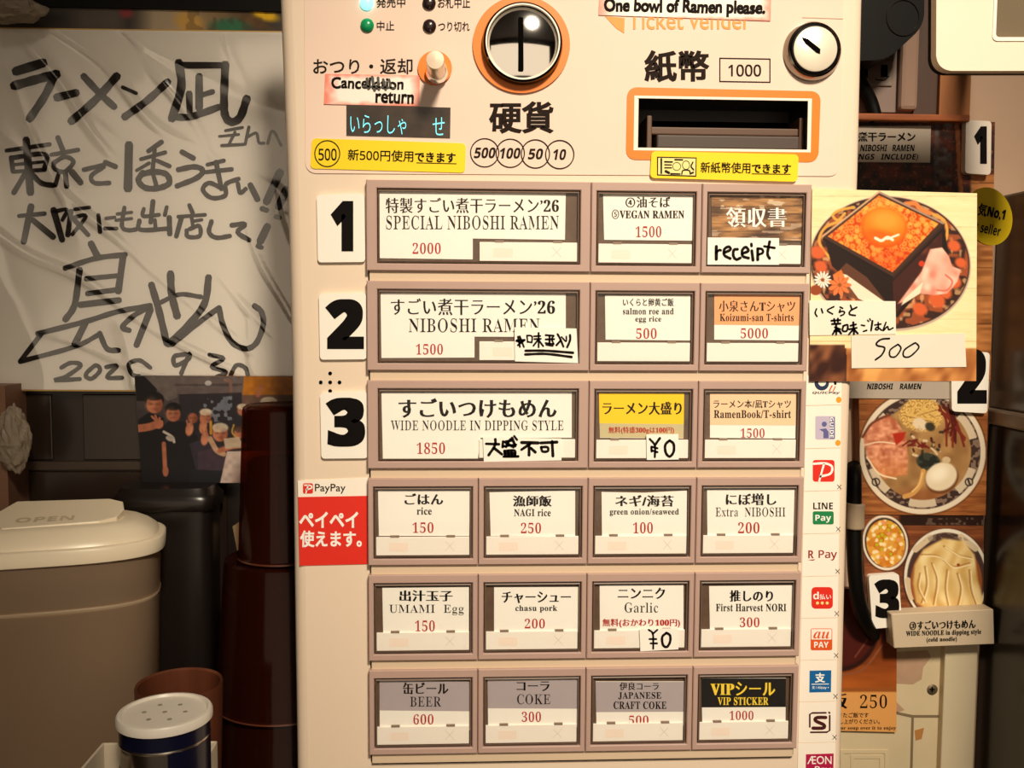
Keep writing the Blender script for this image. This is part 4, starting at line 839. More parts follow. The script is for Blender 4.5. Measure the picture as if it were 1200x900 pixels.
    p.put(p.poly([(1046, 508), (1062, 506), (1058, 516), (1050, 522)], 1.5), (176, 44, 26))
    for k in range(9): t = RNG.rand(3); p.line([(1058 + 30 * t[0], 512 + 12 * t[1]), (1066 + 30 * t[0], 514 + 14 * t[2])], 2, (110, 30, 26))
    p.line([(1082, 552), (1078, 568), (1070, 578), (1060, 582)], 5.5, (206, 152, 84)); p.line([(1081, 554), (1077, 568), (1069, 576)], 1.5, (238, 196, 130))
    p.put(p.ell(1104, 561, 20, 17, -28, 2) * 0.8, (96, 54, 30)); p.put(p.ell(1103, 558.5, 19, 16, -28, 2), (226, 208, 176)); p.put(p.ell(1100, 555, 11, 8, -28, 8), (246, 234, 208)); p.put(p.ell(1109, 539, 5, 4), (206, 180, 140))
    return p.c
tag(picture('menu_photo_board', [(1006.5, 467), (1158, 467), (1155, 604), (1009, 603)], YB - 0.002, ramen_paint, None, 0.8, 0.0122), 'laminated photo of a ramen bowl with pork and white egg', 'menu board')
def wide_paint(x, y):
    p = Paint(x, y, (120, 66, 36)); wood_rows(p, (84, 42, 24), (156, 90, 52), 14, 2, 0.4)
    p.put((y < 616) * np.clip((x - 1052) / 4, 0, 1) * 0.9, (34, 20, 16)); p.put((y > 607) * (y < 615) * (vnoise(x, y, 3, 4) > 0.6) * (x > 1085) * 0.6, (120, 100, 84))
    p.put(p.ell(1038, 637, 28, 33, -10), (70, 36, 22)); p.put(p.ell(1037.5, 636, 26.5, 32.5, -10), (232, 218, 196)); p.put(p.ell(1037.5, 636, 24, 29.5, -10), (64, 44, 40)); s = p.ell(1038, 637, 22.5, 28, -10)
    d, v = cells(x, y, 5, 3); p.put(s, mixc((196, 106, 26), (240, 190, 84), v)); p.put(s * (v > 0.7) * np.clip(2.6 - d, 0, 1), (250, 226, 180)); p.put(s * (v < 0.18) * np.clip(2.6 - d, 0, 1), (190, 180, 30)); p.put(s * (v > 0.45) * (v < 0.55) * np.clip(2.4 - d, 0, 1), (230, 150, 120))
    p.put(p.ell(1109, 677, 51, 58, 0), (60, 30, 20)); p.put(p.ell(1109, 676, 49.5, 56.5, 0), (232, 222, 202)); p.put(p.ell(1109, 677, 46, 53, 0), (76, 54, 48))
    for x0, y0, x1, y1 in ((1073, 644, 1090, 630), (1126, 629, 1143, 643), (1064, 680, 1068, 700)): p.line([(x0, y0), (x1, y1)], 7, (212, 190, 156))
    p.put(p.ell(1109, 677, 46, 53, 0) * (vnoise(x, y, 2.5, 9) > 0.6) * (y < 634) * 0.6, (140, 120, 104)); p.put(p.ell(1109, 682, 42, 48), (150, 84, 44))
    nd = p.poly([(1072, 662), (1082, 644), (1106, 631), (1130, 634), (1142, 650), (1146, 680), (1152, 700), (1150, 716), (1088, 716), (1074, 706), (1070, 684)], 3)
    wv = np.sin((x + 7 * np.sin(y / 13.0)) / 3.2 + 3 * vnoise(x, y, 16, 2)) * 0.5 + 0.5; p.put(nd, mixc((206, 164, 92), (244, 220, 160), np.clip(wv * 0.55 + vnoise(x, y, 12, 6) * 0.6, 0, 1)))
    for q in ([(1080, 650), (1100, 652), (1116, 664), (1136, 660)], [(1084, 664), (1086, 685), (1080, 706)], [(1110, 668), (1108, 690), (1112, 712)], [(1106, 640), (1122, 650), (1138, 654)], [(1092, 660), (1098, 680), (1094, 708)], [(1122, 672), (1126, 690), (1122, 712)], [(1136, 668), (1138, 690), (1144, 708)], [(1078, 672), (1076, 688), (1084, 704)]): p.line(q, 2.2, (176, 124, 58), 0.9); p.line([(a + 1.8, b + 1.2) for a, b in q], 1.6, (250, 232, 184), 0.9)
    p.put(p.ell(1123, 662, 1.8), (150, 60, 30)); return p.c
tag(picture('menu_photo_board', [(1009.5, 603.5), (1153, 604), (1152.5, 718), (1016, 721)], YB - 0.001, wide_paint, None, 0.8, 0.0112), 'laminated photo of wide cold noodles with a dipping bowl', 'menu board')
number_plate([(1018, 674.5), (1053.5, 672), (1057, 734), (1022.5, 737)], (1024.5, 679, 1054, 724.5), '3', YB - 0.006, 0.006, 'number plate with digit 3 by the wide noodle photo', PLATE, 'number plates on the wall menu')
LB = mat('beige_label_board', (206, 186, 158), 0.6, var=0.02)
nm = tag(card('name_label', [(1044.5, 719.5), (1164.5, 714), (1165.5, 755), (1048, 760)], YB - 0.014, LB, None, 0.014), 'thick beige label board for wide noodles below the photos', 'label'); bevel(nm, 0.0006, 1)
text('③すごいつけもめん', 1066, 726.5, 1143.5, 737.5, YB - 0.0145, INK, nm, 'minb', rot=-1.6); text('WIDE NOODLE in dipping style', 1062, 738.3, 1150, 745.6, YB - 0.0145, INK, nm, 'min', rot=-1.6); text('(cold noodle)', 1086, 746.5, 1121.5, 753, YB - 0.0145, INK, nm, 'min', rot=-1.6)
def rice_paint(x, y):
    p = Paint(x, y, (150, 70, 24)); g = np.clip((y - 740) / 70, 0, 1); p.c = mixc((84, 32, 14), (176, 92, 34), g) * (0.9 + 0.2 * vnoise(x, y * 5, 22, 3))[:, None]
    p.put(p.ell(985, 725, 48, 62, 0, 2), (44, 18, 12)); p.put(p.ell(985, 725, 44, 56, 0, 3), (74, 24, 16)); p.line([(985, 792), (1012, 784), (1034, 756)], 2, (140, 82, 54)); p.line([(1002, 770), (1016, 750), (1022, 735)], 1.6, (120, 66, 50))
    p.put(np.clip((y - 809) / 3, 0, 1), (222, 158, 88)); p.put(np.clip((y - 806) / 1, 0, 1) * np.clip((811 - y), 0, 1), (150, 84, 36)); return p.c
pp = tag(picture('rice_poster', [(972, 690), (1051, 690), (1050.5, 858), (972, 856)], YB + 0.004, rice_paint, None, 1.0, 0.0062), 'orange rice poster priced 250 low on the wall', 'poster')
text('飯', 970, 812, 993, 831, YB + 0.0038, INK, pp, 'minb'); text('250', 1008, 814, 1039.5, 830, YB + 0.0038, INK, pp, 'min'); text('炊きたご飯です', 975, 835, 1018, 841, YB + 0.0038, INKB, pp, 'got'); text('お召し上がりください。', 972, 842.5, 1031, 848.5, YB + 0.0038, INKB, pp, 'got'); text('Pour soup over it to enjoy', 978, 851, 1050, 856, YB + 0.0038, INKB, pp, 'min')
# peeling post under the boards
YW = 0.160
CREAM = mat('cream_paint', (206, 188, 152), 0.6, var=0.05, vscale=25)
x0, x1, x2 = P(1051, 800, 0.157)[0], P(1101, 800, 0.157)[0], P(1139, 800, 0.157)[0]; zt = P(1100, 745, 0.157)[2]
tr = struct(box('trim_1', (0.173, 0.1568, 0.7), (x1, 0.1605, zt), CREAM)); tr2 = struct(box('trim_2', (x1, 0.1500, 0.7), (x2, 0.1605, zt), mat('cream_post', (212, 196, 164), 0.5, var=0.03, vscale=20), None, 0.001))
PK = mat('bare_pink_plaster', (178, 144, 116), 0.85, var=0.1, vscale=60)
card('peeled_patch', [(1050, 764), (1087, 762), (1091, 770), (1082, 782), (1080, 796), (1070, 802), (1050, 801)], 0.1566, PK, tr, 0.0003)
card('peeled_patch', [(1050, 836), (1060, 832), (1054, 826), (1050, 822)], 0.1566, PK, tr, 0.0003); card('peeled_patch', [(1072, 856), (1083, 853), (1080, 866), (1073, 868)], 0.1566, mat('rust_patch', (176, 120, 60), 0.9), tr, 0.0003)
card('panel_groove', [(1050, 834), (1070, 838), (1101, 838), (1101, 841), (1068, 841), (1050, 837)], 0.1566, mat('groove_brown', (122, 104, 78), 0.9), tr, 0.0003)
card('panel_groove', [(1068, 841), (1071, 841), (1069, 920), (1066, 920)], 0.1566, mat('groove_brown', (122, 104, 78), 0.9), tr, 0.0003)
for q in ((985, 879, 1041, 930), (997, 885, 1035, 930)): card('raised_border', rect(*q), 0.1562, CREAM, tr, 0.0006, holes=[rect(q[0] + 4, q[1] + 4, q[2] - 4, q[3] - 4)])
c = P(1092.5, 808, 0.1566); sw = lathe('screw_head', [(6.5 * 0.00064, 0), (6.5 * 0.00064, 0.0006), (4 * 0.00064, 0.0014), (0.0001, 0.0016)], (c[0], 0.1568, c[2]), mat('old_screw', (132, 118, 96), 0.4, 0.7), tr, 'Y', 24)
brush('screw_slot', [([(1090, 808), (1095, 808)], 1.6), ([(1092.5, 805.5), (1092.5, 810.5)], 1.6)], 0.1566 - 0.0018, BLACKM, tr)
# black hose with a pale sleeve beside the boards
hz = empty('drain_hose', (P(1000, 760, 0.135)[0], 0.135, P(1000, 760, 0.135)[2]), 'black curved hose with pale sleeve beside the menu photos', 'hose')
tube('hose', [P(1001, 546, 0.153), P(1001, 566, 0.140), P(1001, 640, 0.135), P(1004, 690, 0.135), P(1013, 726, 0.140), P(1024, 746, 0.151)], lambda u: 0.0054 - 0.0016 * max(0, u - 0.6), BLACK, hz)
tube('sleeve', [P(1003, 590, 0.135), P(1002, 604, 0.135), P(1002, 619, 0.135)], 0.0066, mat('pale_sleeve', (170, 150, 124), 0.4), hz)

# ------------------------------------------------------------------ upper right: terminal, sockets, wooden posts
YTm = -0.02
tm = empty('payment_terminal', tuple(P(1150, 85, YTm)), 'white wall mounted terminal with grey screen and rounded corner', 'terminal')
tq = [(1098, -120), (1330, -120), (1330, 83), (1097, 83)]
card('front_shell', rr(tq, 18, 8), YTm, mat('warm_white_shell', (240, 224, 202), 0.35, var=0.01), tm, 0.006, holes=[rr([(1171, -60), (1300, -60), (1300, 43.5), (1167, 43.5)], 4)])
stroke_frame('screen_border', rr([(1168, -63), (1303, -63), (1303, 48), (1163, 48)], 6), rr([(1171, -60), (1300, -60), (1300, 43.5), (1167, 43.5)], 4), YTm - 0.0006, mat('white_lip', (252, 244, 230), 0.3), tm, 0.001)
card('screen', rect(1160, -66, 1306, 50), YTm + 0.0025, mat('grey_screen', (118, 104, 84), 0.2, var=0.05, vscale=20), tm, 0.002)
card('rear_shell', rr([(1096.3, -121), (1331, -121), (1331, 84.3), (1095.3, 84.3)], 18, 8), YTm + 0.006, BLACK, tm, 0.008)
box('wall_mount', (P(1302, 0, YTm)[0], YTm + 0.013, P(1200, -72, YTm)[2]), (P(1328, 0, YTm)[0], 0.161, P(1200, -118, YTm)[2]), BLACK, tm)
def bx(name, l, t, r, b, Y0, Y1, m, parent=None, bev=0.0):
    a, c = P(l, t, Y0), P(r, b, Y0); return box(name, (a[0], Y0, c[2]), (c[0], Y1, a[2]), m, parent, bev)
struct(bx('trim_3', 1103, 60, 1136, 143, 0.150, 0.161, mat('orange_brown_wood', (150, 90, 40), 0.5, var=0.15, vscale=30, stretch=(6, 1, 1))))
struct(bx('trim_4', 1077, -60, 1103, 143, 0.154, 0.161, mat('deep_brown_wood', (70, 44, 30), 0.5, var=0.15, vscale=30, stretch=(6, 1, 1))))
struct(bx('trim_5', 985, 132, 1137, 142.5, 0.142, 0.161, mat('ledge_wood', (156, 84, 40), 0.45, var=0.25, vscale=40, stretch=(1, 1, 6)), None, 0.001))
wp = bx('socket_panel', 985, -60, 1078, 132, 0.156, 0.161, mat('greyish_panel', (128, 108, 98), 0.6, var=0.04)); tag(wp, 'grey wall panel with power sockets behind the black adapter', 'socket panel')
so = bx('socket_plate', 985, 70, 1046, 101, 0.1545, 0.1562, mat('greyish_plate', (136, 120, 108), 0.4), wp, 0.0008)
for l, t, r, b in ((1013, 73, 1017, 91), (1033, 76, 1040, 90)): bx('socket_slot', l, t, r, b, 0.1538, 0.156, BLACKM, wp)
brush('socket_mark', [([(1026, 93), (1036, 94), (1042, 89)], 1.2)], 0.1543, BLACKM, wp)
rw = bx('cable_raceway', 1061.5, -60, 1076, 129, 0.148, 0.1562, mat('shiny_plastic_strip', (150, 122, 106), 0.2), None, 0.003); tag(rw, 'shiny vertical plastic cable raceway beside the sockets', 'raceway')
ad = empty('power_adapter', tuple(P(1040, 68, 0.12)), 'black rounded power adapter plugged in above the sockets', 'adapter')
card('adapter_body', rr([(985, -80), (1084, -80), (1083, 30), (1040, 70), (985, 72)], 14), 0.118, BLACK, ad, 0.0385); stroke_frame('adapter_ring', circ(1059, 20, 20, 22, 36), circ(1059, 20, 18, 20, 36), 0.1172, mat('dark_gloss', (34, 30, 28), 0.2), ad, 0.001)
tag(tube('power_cable', [P(995, 60, 0.14), P(1008, 96, 0.145), P(1020, 118, 0.148), P(1027, 142, 0.148)], 0.0048, BLACK), 'black power cable curving down behind the wooden ledge', 'cable')

# dark glossy partition at the far right
xp = P(1166, 400, 0.155)[0]; ztp = P(1166, 229, 0.155)[2]; zm = P(1166, 478, 0.155)[2]
pt = empty('side_partition', (xp + 0.01, 0.03, 0), 'dark glossy partition with grey upper panel right of the menu photos', 'partition')
box('upper_panel', (xp, -0.22, zm), (xp + 0.02, 0.1602, ztp), mat('smoked_grey', (96, 84, 70), 0.3, var=0.05, vscale=6), pt, 0.002)
box('lower_panel', (xp, -0.22, 0.0), (xp + 0.02, 0.1602, zm - 0.012), mat('smoked_black', (26, 20, 17), 0.22, spec=0.35), pt, 0.002)
box('ledge', (xp - 0.004, -0.22, zm - 0.012), (xp + 0.02, 0.1602, zm), mat('ledge_grey', (126, 108, 90), 0.3), pt, 0.002)

# ------------------------------------------------------------------ left: dark cabinet, signed board, photo
YCb = 0.172
cb = empty('dark_cabinet', (-0.6, 0.28, ZC), 'dark cabinet behind the signed board and water pitcher', 'cabinet')
CBM = mat('black_brown_lacquer', (34, 24, 19), 0.3, var=0.15, vscale=12, stretch=(1, 1, 5))
box('cabinet_body', (-1.25, YCb + 0.002, ZC), (-0.183, 0.399, 1.75), CBM, cb)
def bxw(name, l, t, r, b, Y0, Y1, m, parent=None, bev=0.0):
    a, c = P(l, t, Y0), P(r, b, Y0); return box(name, (a[0], Y0, c[2]), (c[0], Y1, a[2]), m, parent, bev)
bxw('cabinet_rail', -60, 541, 230, 551, YCb - 0.001, YCb + 0.003, mat('brown_rail', (58, 44, 34), 0.35), cb, 0.0006)
bxw('cabinet_door', -60, 462, 62, 539, YCb, YCb + 0.003, mat('door_lacquer', (40, 29, 23), 0.25), cb, 0.0008)
bxw('cabinet_door', 96, 462, 230, 539, YCb, YCb + 0.003, mat('door_lacquer', (40, 29, 23), 0.25), cb, 0.0008)
bxw('cabinet_door', -60, 553, 270, 840, YCb, YCb + 0.003, mat('door_lacquer', (40, 29, 23), 0.25), cb, 0.0008)
zsh = P(150, 9, 0.165)[2]
tag(box('wall_shelf', (-1.2, 0.1665, zsh), (-0.186, 0.1745, zsh + 0.03), BLACK), 'black shelf edge above the signed board', 'shelf')
struct(bxw('trim_6', -60, 452, 12.5, 660, 0.140, 0.1725, mat('brown_post_wood', (120, 84, 62), 0.6, var=0.1, vscale=20, stretch=(6, 1, 1))))
YH = 0.165
def strip_paint(x, y):
    p = Paint(x, y, (56, 50, 46)); n = vnoise(x, y, 30, 2); p.c = mixc((44, 40, 38), (92, 82, 74), n)
    p.put(np.clip((x - 150) / 30, 0, 1) * p.ell(190, 22, 60, 22, 0, 14), (170, 150, 122)); p.put(p.ell(222, 26, 18, 12, 20, 8) * 0.8, (206, 156, 66)); p.put(p.ell(148, 15, 8, 6, 0, 5), (138, 56, 60)); p.put(p.ell(255, 18, 22, 16, 30, 14) * 0.6, (150, 118, 70))
    p.put(p.ell(270, 30, 22, 8, 0, 6), (50, 108, 74)); p.put(p.ell(310, 17, 16, 7, 15, 5), (236, 186, 20)); p.put(p.ell(296, 24, 22, 6, 25, 6) * 0.7, (120, 80, 30)); p.put((vnoise(x * 2, y, 10, 6) > 0.62) * (x > 215) * 0.35, (70, 52, 34)); return p.c
tag(picture('food_strip_poster', [(-40, 8), (344, 10), (344, 60), (-40, 58)], YCb - 0.0035, strip_paint, None, 2.0, 0.004), 'blurred food picture strip showing above the signed board', 'poster')
sk = empty('signed_board', tuple(P(150, 456, YH)), 'white signed autograph board in clear film with black brush writing', 'autograph board')
bq = [(-52, 33), (340, 38), (345, 458), (-48, 456)]
card('gilt_back', [(-53, 31.5), (341, 36.5), (346.3, 459.5), (-49, 457.8)], YH + 0.0006, mat('gilt_edge', (206, 166, 96), 0.35, 0.5), sk, 0.0064)
card('board_face', bq, YH, mat('board_paper', (232, 224, 212), 0.6, var=0.015, vscale=12), sk, 0.0006)
A = 1200 / 350
sA = [([(62, 287), (175, 252)], 34), ([(55, 345), (150, 318), (228, 298)], 34), ([(222, 298), (180, 385), (118, 478)], 30), ([(228, 392), (308, 372)], 30), ([(335, 305), (400, 375), (460, 430)], 26), ([(470, 305), (385, 400), (285, 488)], 30), ([(492, 350), (548, 375)], 14), ([(675, 328), (590, 405), (500, 470)], 28),
      ([(718, 250), (728, 350), (690, 478)], 32), ([(720, 262), (910, 262)], 24), ([(905, 258), (900, 400), (905, 465), (930, 490), (965, 470), (992, 395)], 30), ([(800, 305), (800, 435)], 28), ([(760, 375), (762, 450)], 24), ([(800, 385), (855, 368)], 20), ([(700, 470), (770, 468), (880, 430)], 26),
      ([(905, 525), (975, 512)], 11), ([(880, 548), (960, 540)], 10), ([(945, 530), (920, 580)], 11), ([(890, 585), (980, 580)], 12), ([(1000, 510), (985, 580)], 12), ([(995, 550), (1030, 535), (1040, 572), (1062, 575)], 11), ([(1075, 578), (1095, 525), (1130, 585)], 11),
      ([(25, 605), (200, 580)], 16), ([(45, 632), (52, 690)], 18), ([(45, 635), (180, 620), (178, 682)], 18), ([(52, 690), (180, 682)], 15), ([(52, 662), (175, 650)], 12), ([(105, 560), (122, 775)], 28), ([(105, 690), (55, 775)], 20), ([(120, 690), (165, 735), (215, 745)], 20),
      ([(232, 552), (252, 602)], 20), ([(205, 622), (315, 602)], 16), ([(215, 655), (260, 630), (295, 650), (260, 690), (220, 678), (215, 655)], 17), ([(262, 690), (268, 750)], 20), ([(235, 700), (222, 745)], 16), ([(288, 690), (325, 735)], 24),
      ([(335, 682), (420, 665), (368, 705), (380, 735), (440, 735)], 17), ([(422, 652), (465, 670)], 20), ([(518, 580), (514, 758)], 32), ([(650, 570), (595, 608)], 18), ([(565, 640), (665, 612)], 15), ([(622, 600), (612, 690)], 16), ([(600, 655), (548, 685)], 13), ([(630, 645), (682, 668)], 16), ([(575, 692), (556, 725), (585, 755), (640, 755), (680, 735), (668, 700), (620, 690), (575, 698)], 22), ([(615, 700), (628, 745)], 16),
      ([(730, 610), (778, 636)], 20), ([(715, 682), (780, 670), (815, 685), (790, 715), (710, 748)], 20), ([(832, 662), (900, 645)], 15), ([(820, 692), (932, 680)], 16), ([(868, 650), (890, 760)], 18), ([(890, 755), (840, 735), (815, 762), (850, 795), (905, 785), (908, 740), (960, 718)], 17), ([(955, 735), (965, 775), (988, 758)], 16), ([(1005, 742), (1035, 802)], 22),
      ([(1125, 692), (1070, 812)], 30), ([(1052, 838), (1072, 845)], 20), ([(1150, 762), (1118, 832)], 30), ([(1108, 870), (1124, 875)], 18)]
sB = [([(75, 45), (180, 35)], 16), ([(125, 5), (95, 150)], 24), ([(130, 60), (215, 130)], 22), ([(215, 20), (250, 142)], 24), ([(215, 28), (268, 20), (250, 62)], 15), ([(300, 18), (360, 10)], 14), ([(285, 25), (272, 122)], 20), ([(290, 52), (345, 45), (290, 120)], 15), ([(300, 62), (355, 122)], 18),
      ([(395, 40), (402, 110)], 16), ([(425, 55), (462, 50)], 13), ([(420, 95), (470, 95)], 14), ([(500, 10), (490, 85), (515, 102), (550, 98)], 16), ([(470, 37), (530, 30)], 12), ([(465, 62), (530, 55)], 12), ([(615, -15), (605, 72)], 18), ([(578, 15), (576, 45), (640, 40)], 15), ([(670, 8), (662, 42)], 15), ([(560, 62), (565, 100), (685, 95)], 17), ([(680, 50), (682, 118)], 20), ([(622, 60), (625, 95)], 15),
      ([(760, 0), (775, 35)], 16), ([(715, 48), (825, 40)], 14), ([(730, 48), (708, 128)], 18), ([(770, 52), (775, 85)], 14), ([(775, 66), (812, 60)], 12), ([(760, 98), (800, 85), (802, 125), (755, 128), (750, 102)], 16), ([(850, 65), (840, 110), (870, 132), (925, 125)], 17), ([(930, 82), (985, 78), (955, 110), (1002, 142)], 18), ([(1075, 85), (1045, 148)], 28), ([(1035, 165), (1052, 172)], 18),
      ([(365, 155), (392, 208)], 26), ([(260, 255), (385, 215), (505, 200)], 20), ([(495, 205), (475, 348)], 26), ([(320, 260), (300, 400), (262, 462)], 24), ([(345, 297), (470, 285)], 19), ([(350, 357), (478, 340)], 20), ([(320, 402), (480, 383)], 23), ([(150, 518), (340, 470), (470, 430), (605, 405)], 20), ([(165, 520), (80, 630)], 18), ([(80, 630), (300, 570), (400, 520)], 18), ([(345, 470), (300, 562)], 26), ([(400, 515), (430, 578), (478, 585)], 20),
      ([(520, 505), (492, 490), (545, 440), (605, 410)], 20), ([(605, 420), (548, 565)], 24), ([(608, 320), (640, 430), (670, 558)], 26), ([(685, 275), (690, 360), (712, 448)], 28), ([(640, 395), (720, 360), (808, 370)], 17), ([(838, 290), (820, 400), (740, 500), (675, 560)], 26), ([(690, 562), (790, 480), (882, 412)], 20), ([(880, 412), (895, 480), (930, 550), (985, 578), (1030, 555), (1058, 480), (1050, 430), (1022, 405)], 21),
      ([(245, 655), (285, 635), (325, 645), (265, 690), (220, 705), (322, 700)], 16), ([(350, 672), (385, 645), (402, 665), (370, 698), (345, 690), (350, 672)], 16), ([(425, 652), (470, 648), (430, 692), (492, 695)], 16), ([(605, 655), (560, 625), (518, 640), (530, 680), (560, 690)], 16), ([(745, 600), (700, 610), (705, 645), (755, 622), (760, 600), (728, 678)], 17), ([(840, 602), (898, 618), (850, 650), (908, 672), (870, 692)], 16), ([(925, 688), (950, 645), (985, 655), (998, 692)], 16)]
BRU = mat('brush_ink', (30, 22, 17), 0.6, spec=0.15, var=0.3, vscale=160, stretch=(1, 1, 6))
brush('brush_writing', sA, YH - 0.0003, BRU, sk, A, (0, 0), 1.1); brush('brush_signature', sB, YH - 0.0003, BRU, sk, A, (0, 240), 1.1)
# wrinkled clear film over the board
nx, ny = 110, 110
u, v = np.meshgrid(np.linspace(0, 1, nx), np.linspace(0, 1, ny)); u, v = u.ravel(), v.ravel()
q = np.array(bq, float); gpx = q[0] * ((1 - u) * (1 - v))[:, None] + q[1] * (u * (1 - v))[:, None] + q[2] * (u * v)[:, None] + q[3] * ((1 - u) * v)[:, None]
fx_, fy_ = gpx[:, 0], gpx[:, 1]
an = np.arctan2(fy_ - 520, fx_ - 420); an2 = np.arctan2(fy_ + 60, fx_ + 60)
rid = lambda t: (1 - np.abs(np.sin(t))) ** 6
dsp = 0.0022 * rid(an * 17 + 0.8 * vnoise(fx_, fy_, 90, 3)) * np.clip(vnoise(fx_, fy_, 80, 6) * 1.6 - 0.3, 0, 1) + 0.0020 * rid(an2 * 13 + vnoise(fx_, fy_, 70, 8) * 1.4) * np.clip(vnoise(fx_, fy_, 110, 9) * 1.8 - 0.5, 0, 1) + 0.0012 * vnoise(fx_, fy_, 60, 4)
V = PV(fx_, fy_, YH - 0.0010); V[:, 1] -= dsp
i = np.arange(nx * ny).reshape(ny, nx)
mk('clear_film', V, np.stack([i[:-1, :-1], i[1:, :-1], i[1:, 1:], i[:-1, 1:]], -1).reshape(-1, 4).tolist(), clear('wrinkled_film', gloss=0.13, rough=0.13, edge=0.6), sk, smooth=True)
def group_paint(x, y):
    p = Paint(x, y, (52, 46, 50)); p.c = mixc((40, 34, 38), (96, 84, 84), np.clip(1.2 - (y - 440) / 60, 0, 1)); SK, SK2 = (196, 116, 82), (158, 82, 56)
    p.put((y < 462) * (x > 190) * 0.7, (120, 104, 100)); p.put(p.poly([(157, 440), (168, 440), (184, 456), (182, 470), (160, 470)]), (22, 18, 20)); p.put(p.poly([(170, 440), (205, 442), (208, 466), (196, 470)]), (116, 104, 100)); p.put((np.abs(y - 451) < 1.3) * (x > 205) * (x < 284) * 0.8, (78, 66, 66)); p.line([(264, 445), (270, 448), (270, 466)], 4, (150, 112, 100)); p.put(p.ell(244, 449, 4, 3), (206, 200, 196))
    p.put(p.poly([(210, 462), (283, 460), (283, 500), (210, 510)]) * 0.8, (34, 30, 36)); p.put(p.poly([(235, 468), (272, 464), (272, 492), (240, 496)]) * (vnoise(x, y, 4, 3) > 0.5) * 0.7, (150, 160, 176))
    p.put(p.poly([(286, 441), (345, 441), (345, 463), (284, 463)]), (206, 124, 24)); p.put(p.poly([(284, 463), (345, 463), (345, 480), (284, 480)]), (120, 86, 70)); p.put(p.ell(315, 471, 10, 6), (214, 196, 170)); p.line([(302, 463), (306, 453)], 5, SK)
    dk = (20, 17, 20)
    p.put(p.poly([(162, 492), (176, 482), (192, 490), (196, 566), (164, 566)]), dk); p.put(p.poly([(190, 500), (200, 492), (216, 494), (232, 512), (236, 566), (188, 566)]), (24, 21, 26)); p.put(p.poly([(222, 520), (250, 510), (262, 548), (232, 560)]), (52, 44, 58))
    p.put(p.poly([(232, 530), (268, 520), (266, 552), (232, 552)]), (70, 54, 66)); p.put(p.poly([(224, 550), (264, 552), (258, 566), (222, 566)]), (26, 28, 36))
    for cx, cy, r, hair in ((181, 474, 10.5, 1), (203, 485, 9, 1), (226, 490, 6, 2), (241, 488, 7, 3), (258, 508, 9.5, 3), (281, 507, 7, 4), (284, 481, 6, 3)):
        if hair == 1: p.put(p.ell(cx, cy - 5, r * 1.05, r * 0.95), (18, 14, 14))
        p.put(p.ell(cx, cy, r * 0.92, r, 0, 1.5), SK2 if hair == 2 else SK)
        if hair == 1: p.put(p.ell(cx, cy - r * 0.85, r * 0.95, r * 0.42, 0, 1.5), (18, 14, 14))
        if hair == 3: p.put(p.ell(cx, cy - r * 0.72, r * 1.0, r * 0.6, 0, 1.5), (226, 208, 180))
        if hair == 4: p.put(p.ell(cx, cy - r * 0.6, r, r * 0.5), (60, 36, 26))
        p.put(p.ell(cx - r * 0.35, cy, r * 0.75, r * 0.9, 0, 4) * 0.25, (240, 170, 128)); p.put(p.ell(cx + r * 0.5, cy + r * 0.2, r * 0.5, r * 0.8, 0, 3) * 0.35, (130, 64, 44))
        for e in (-1, 1): p.put(p.ell(cx + e * r * 0.36, cy - r * 0.05, r * 0.22, r * 0.12, 0, 2) * 0.5, (80, 40, 30))
        p.put(p.ell(cx, cy + r * 0.5, r * 0.34, r * 0.14, 0, 2) * 0.45, (140, 60, 48))
    p.line([(163, 502), (176, 500), (186, 496)], 9, SK); 
    for dx, dy in ((-6, -12), (-2, -13), (3, -10), (6, -6)): p.line([(186, 496), (184 + dx, 500 + dy)], 2.6, SK)
    p.put(p.ell(186, 497, 5.5), SK); p.line([(192, 520), (193, 540), (194, 556)], 5, SK); p.put(p.ell(194, 552, 3.6, 5.5), SK)
    p.line([(192, 506), (202, 512), (204, 518)], 3, (216, 200, 186)); p.put(p.ell(199, 514, 5, 3, 20), (190, 176, 164))
    for hx, hy in ((222, 503), (238, 500), (240, 514)): p.put(p.ell(hx, hy, 4.5, 8, 10, 1.5), (222, 140, 102)); p.line([(hx - 2, hy - 4), (hx - 3, hy - 10)], 2, SK); p.line([(hx + 2, hy - 4), (hx + 2, hy - 11)], 2, SK)
    p.line([(246, 514), (254, 528), (262, 532)], 6, (206, 160, 126)); p.line([(258, 528), (270, 524), (285, 522)], 6, SK); p.put(p.poly([(262, 514), (280, 512), (286, 524), (264, 526)]), (206, 180, 152)); p.line([(274, 498), (272, 506), (276, 512)], 2, (206, 160, 60)); p.line([(247, 494), (247, 508)], 3, (220, 150, 40))
    p.put(p.poly([(258, 566), (266, 529), (345, 527), (345, 566)]), (222, 196, 182)); p.put(vnoise(x, y, 5, 7) * 0.22, (30, 20, 20)); return p.c * 0.92
tag(picture('group_photo', [(157.5, 440.5), (343, 441.5), (343, 566.5), (166.5, 565.5)], YH - 0.009, group_paint, None, 0.8, 0.0075), 'colour group photo of people gesturing below the signed board', 'photo')

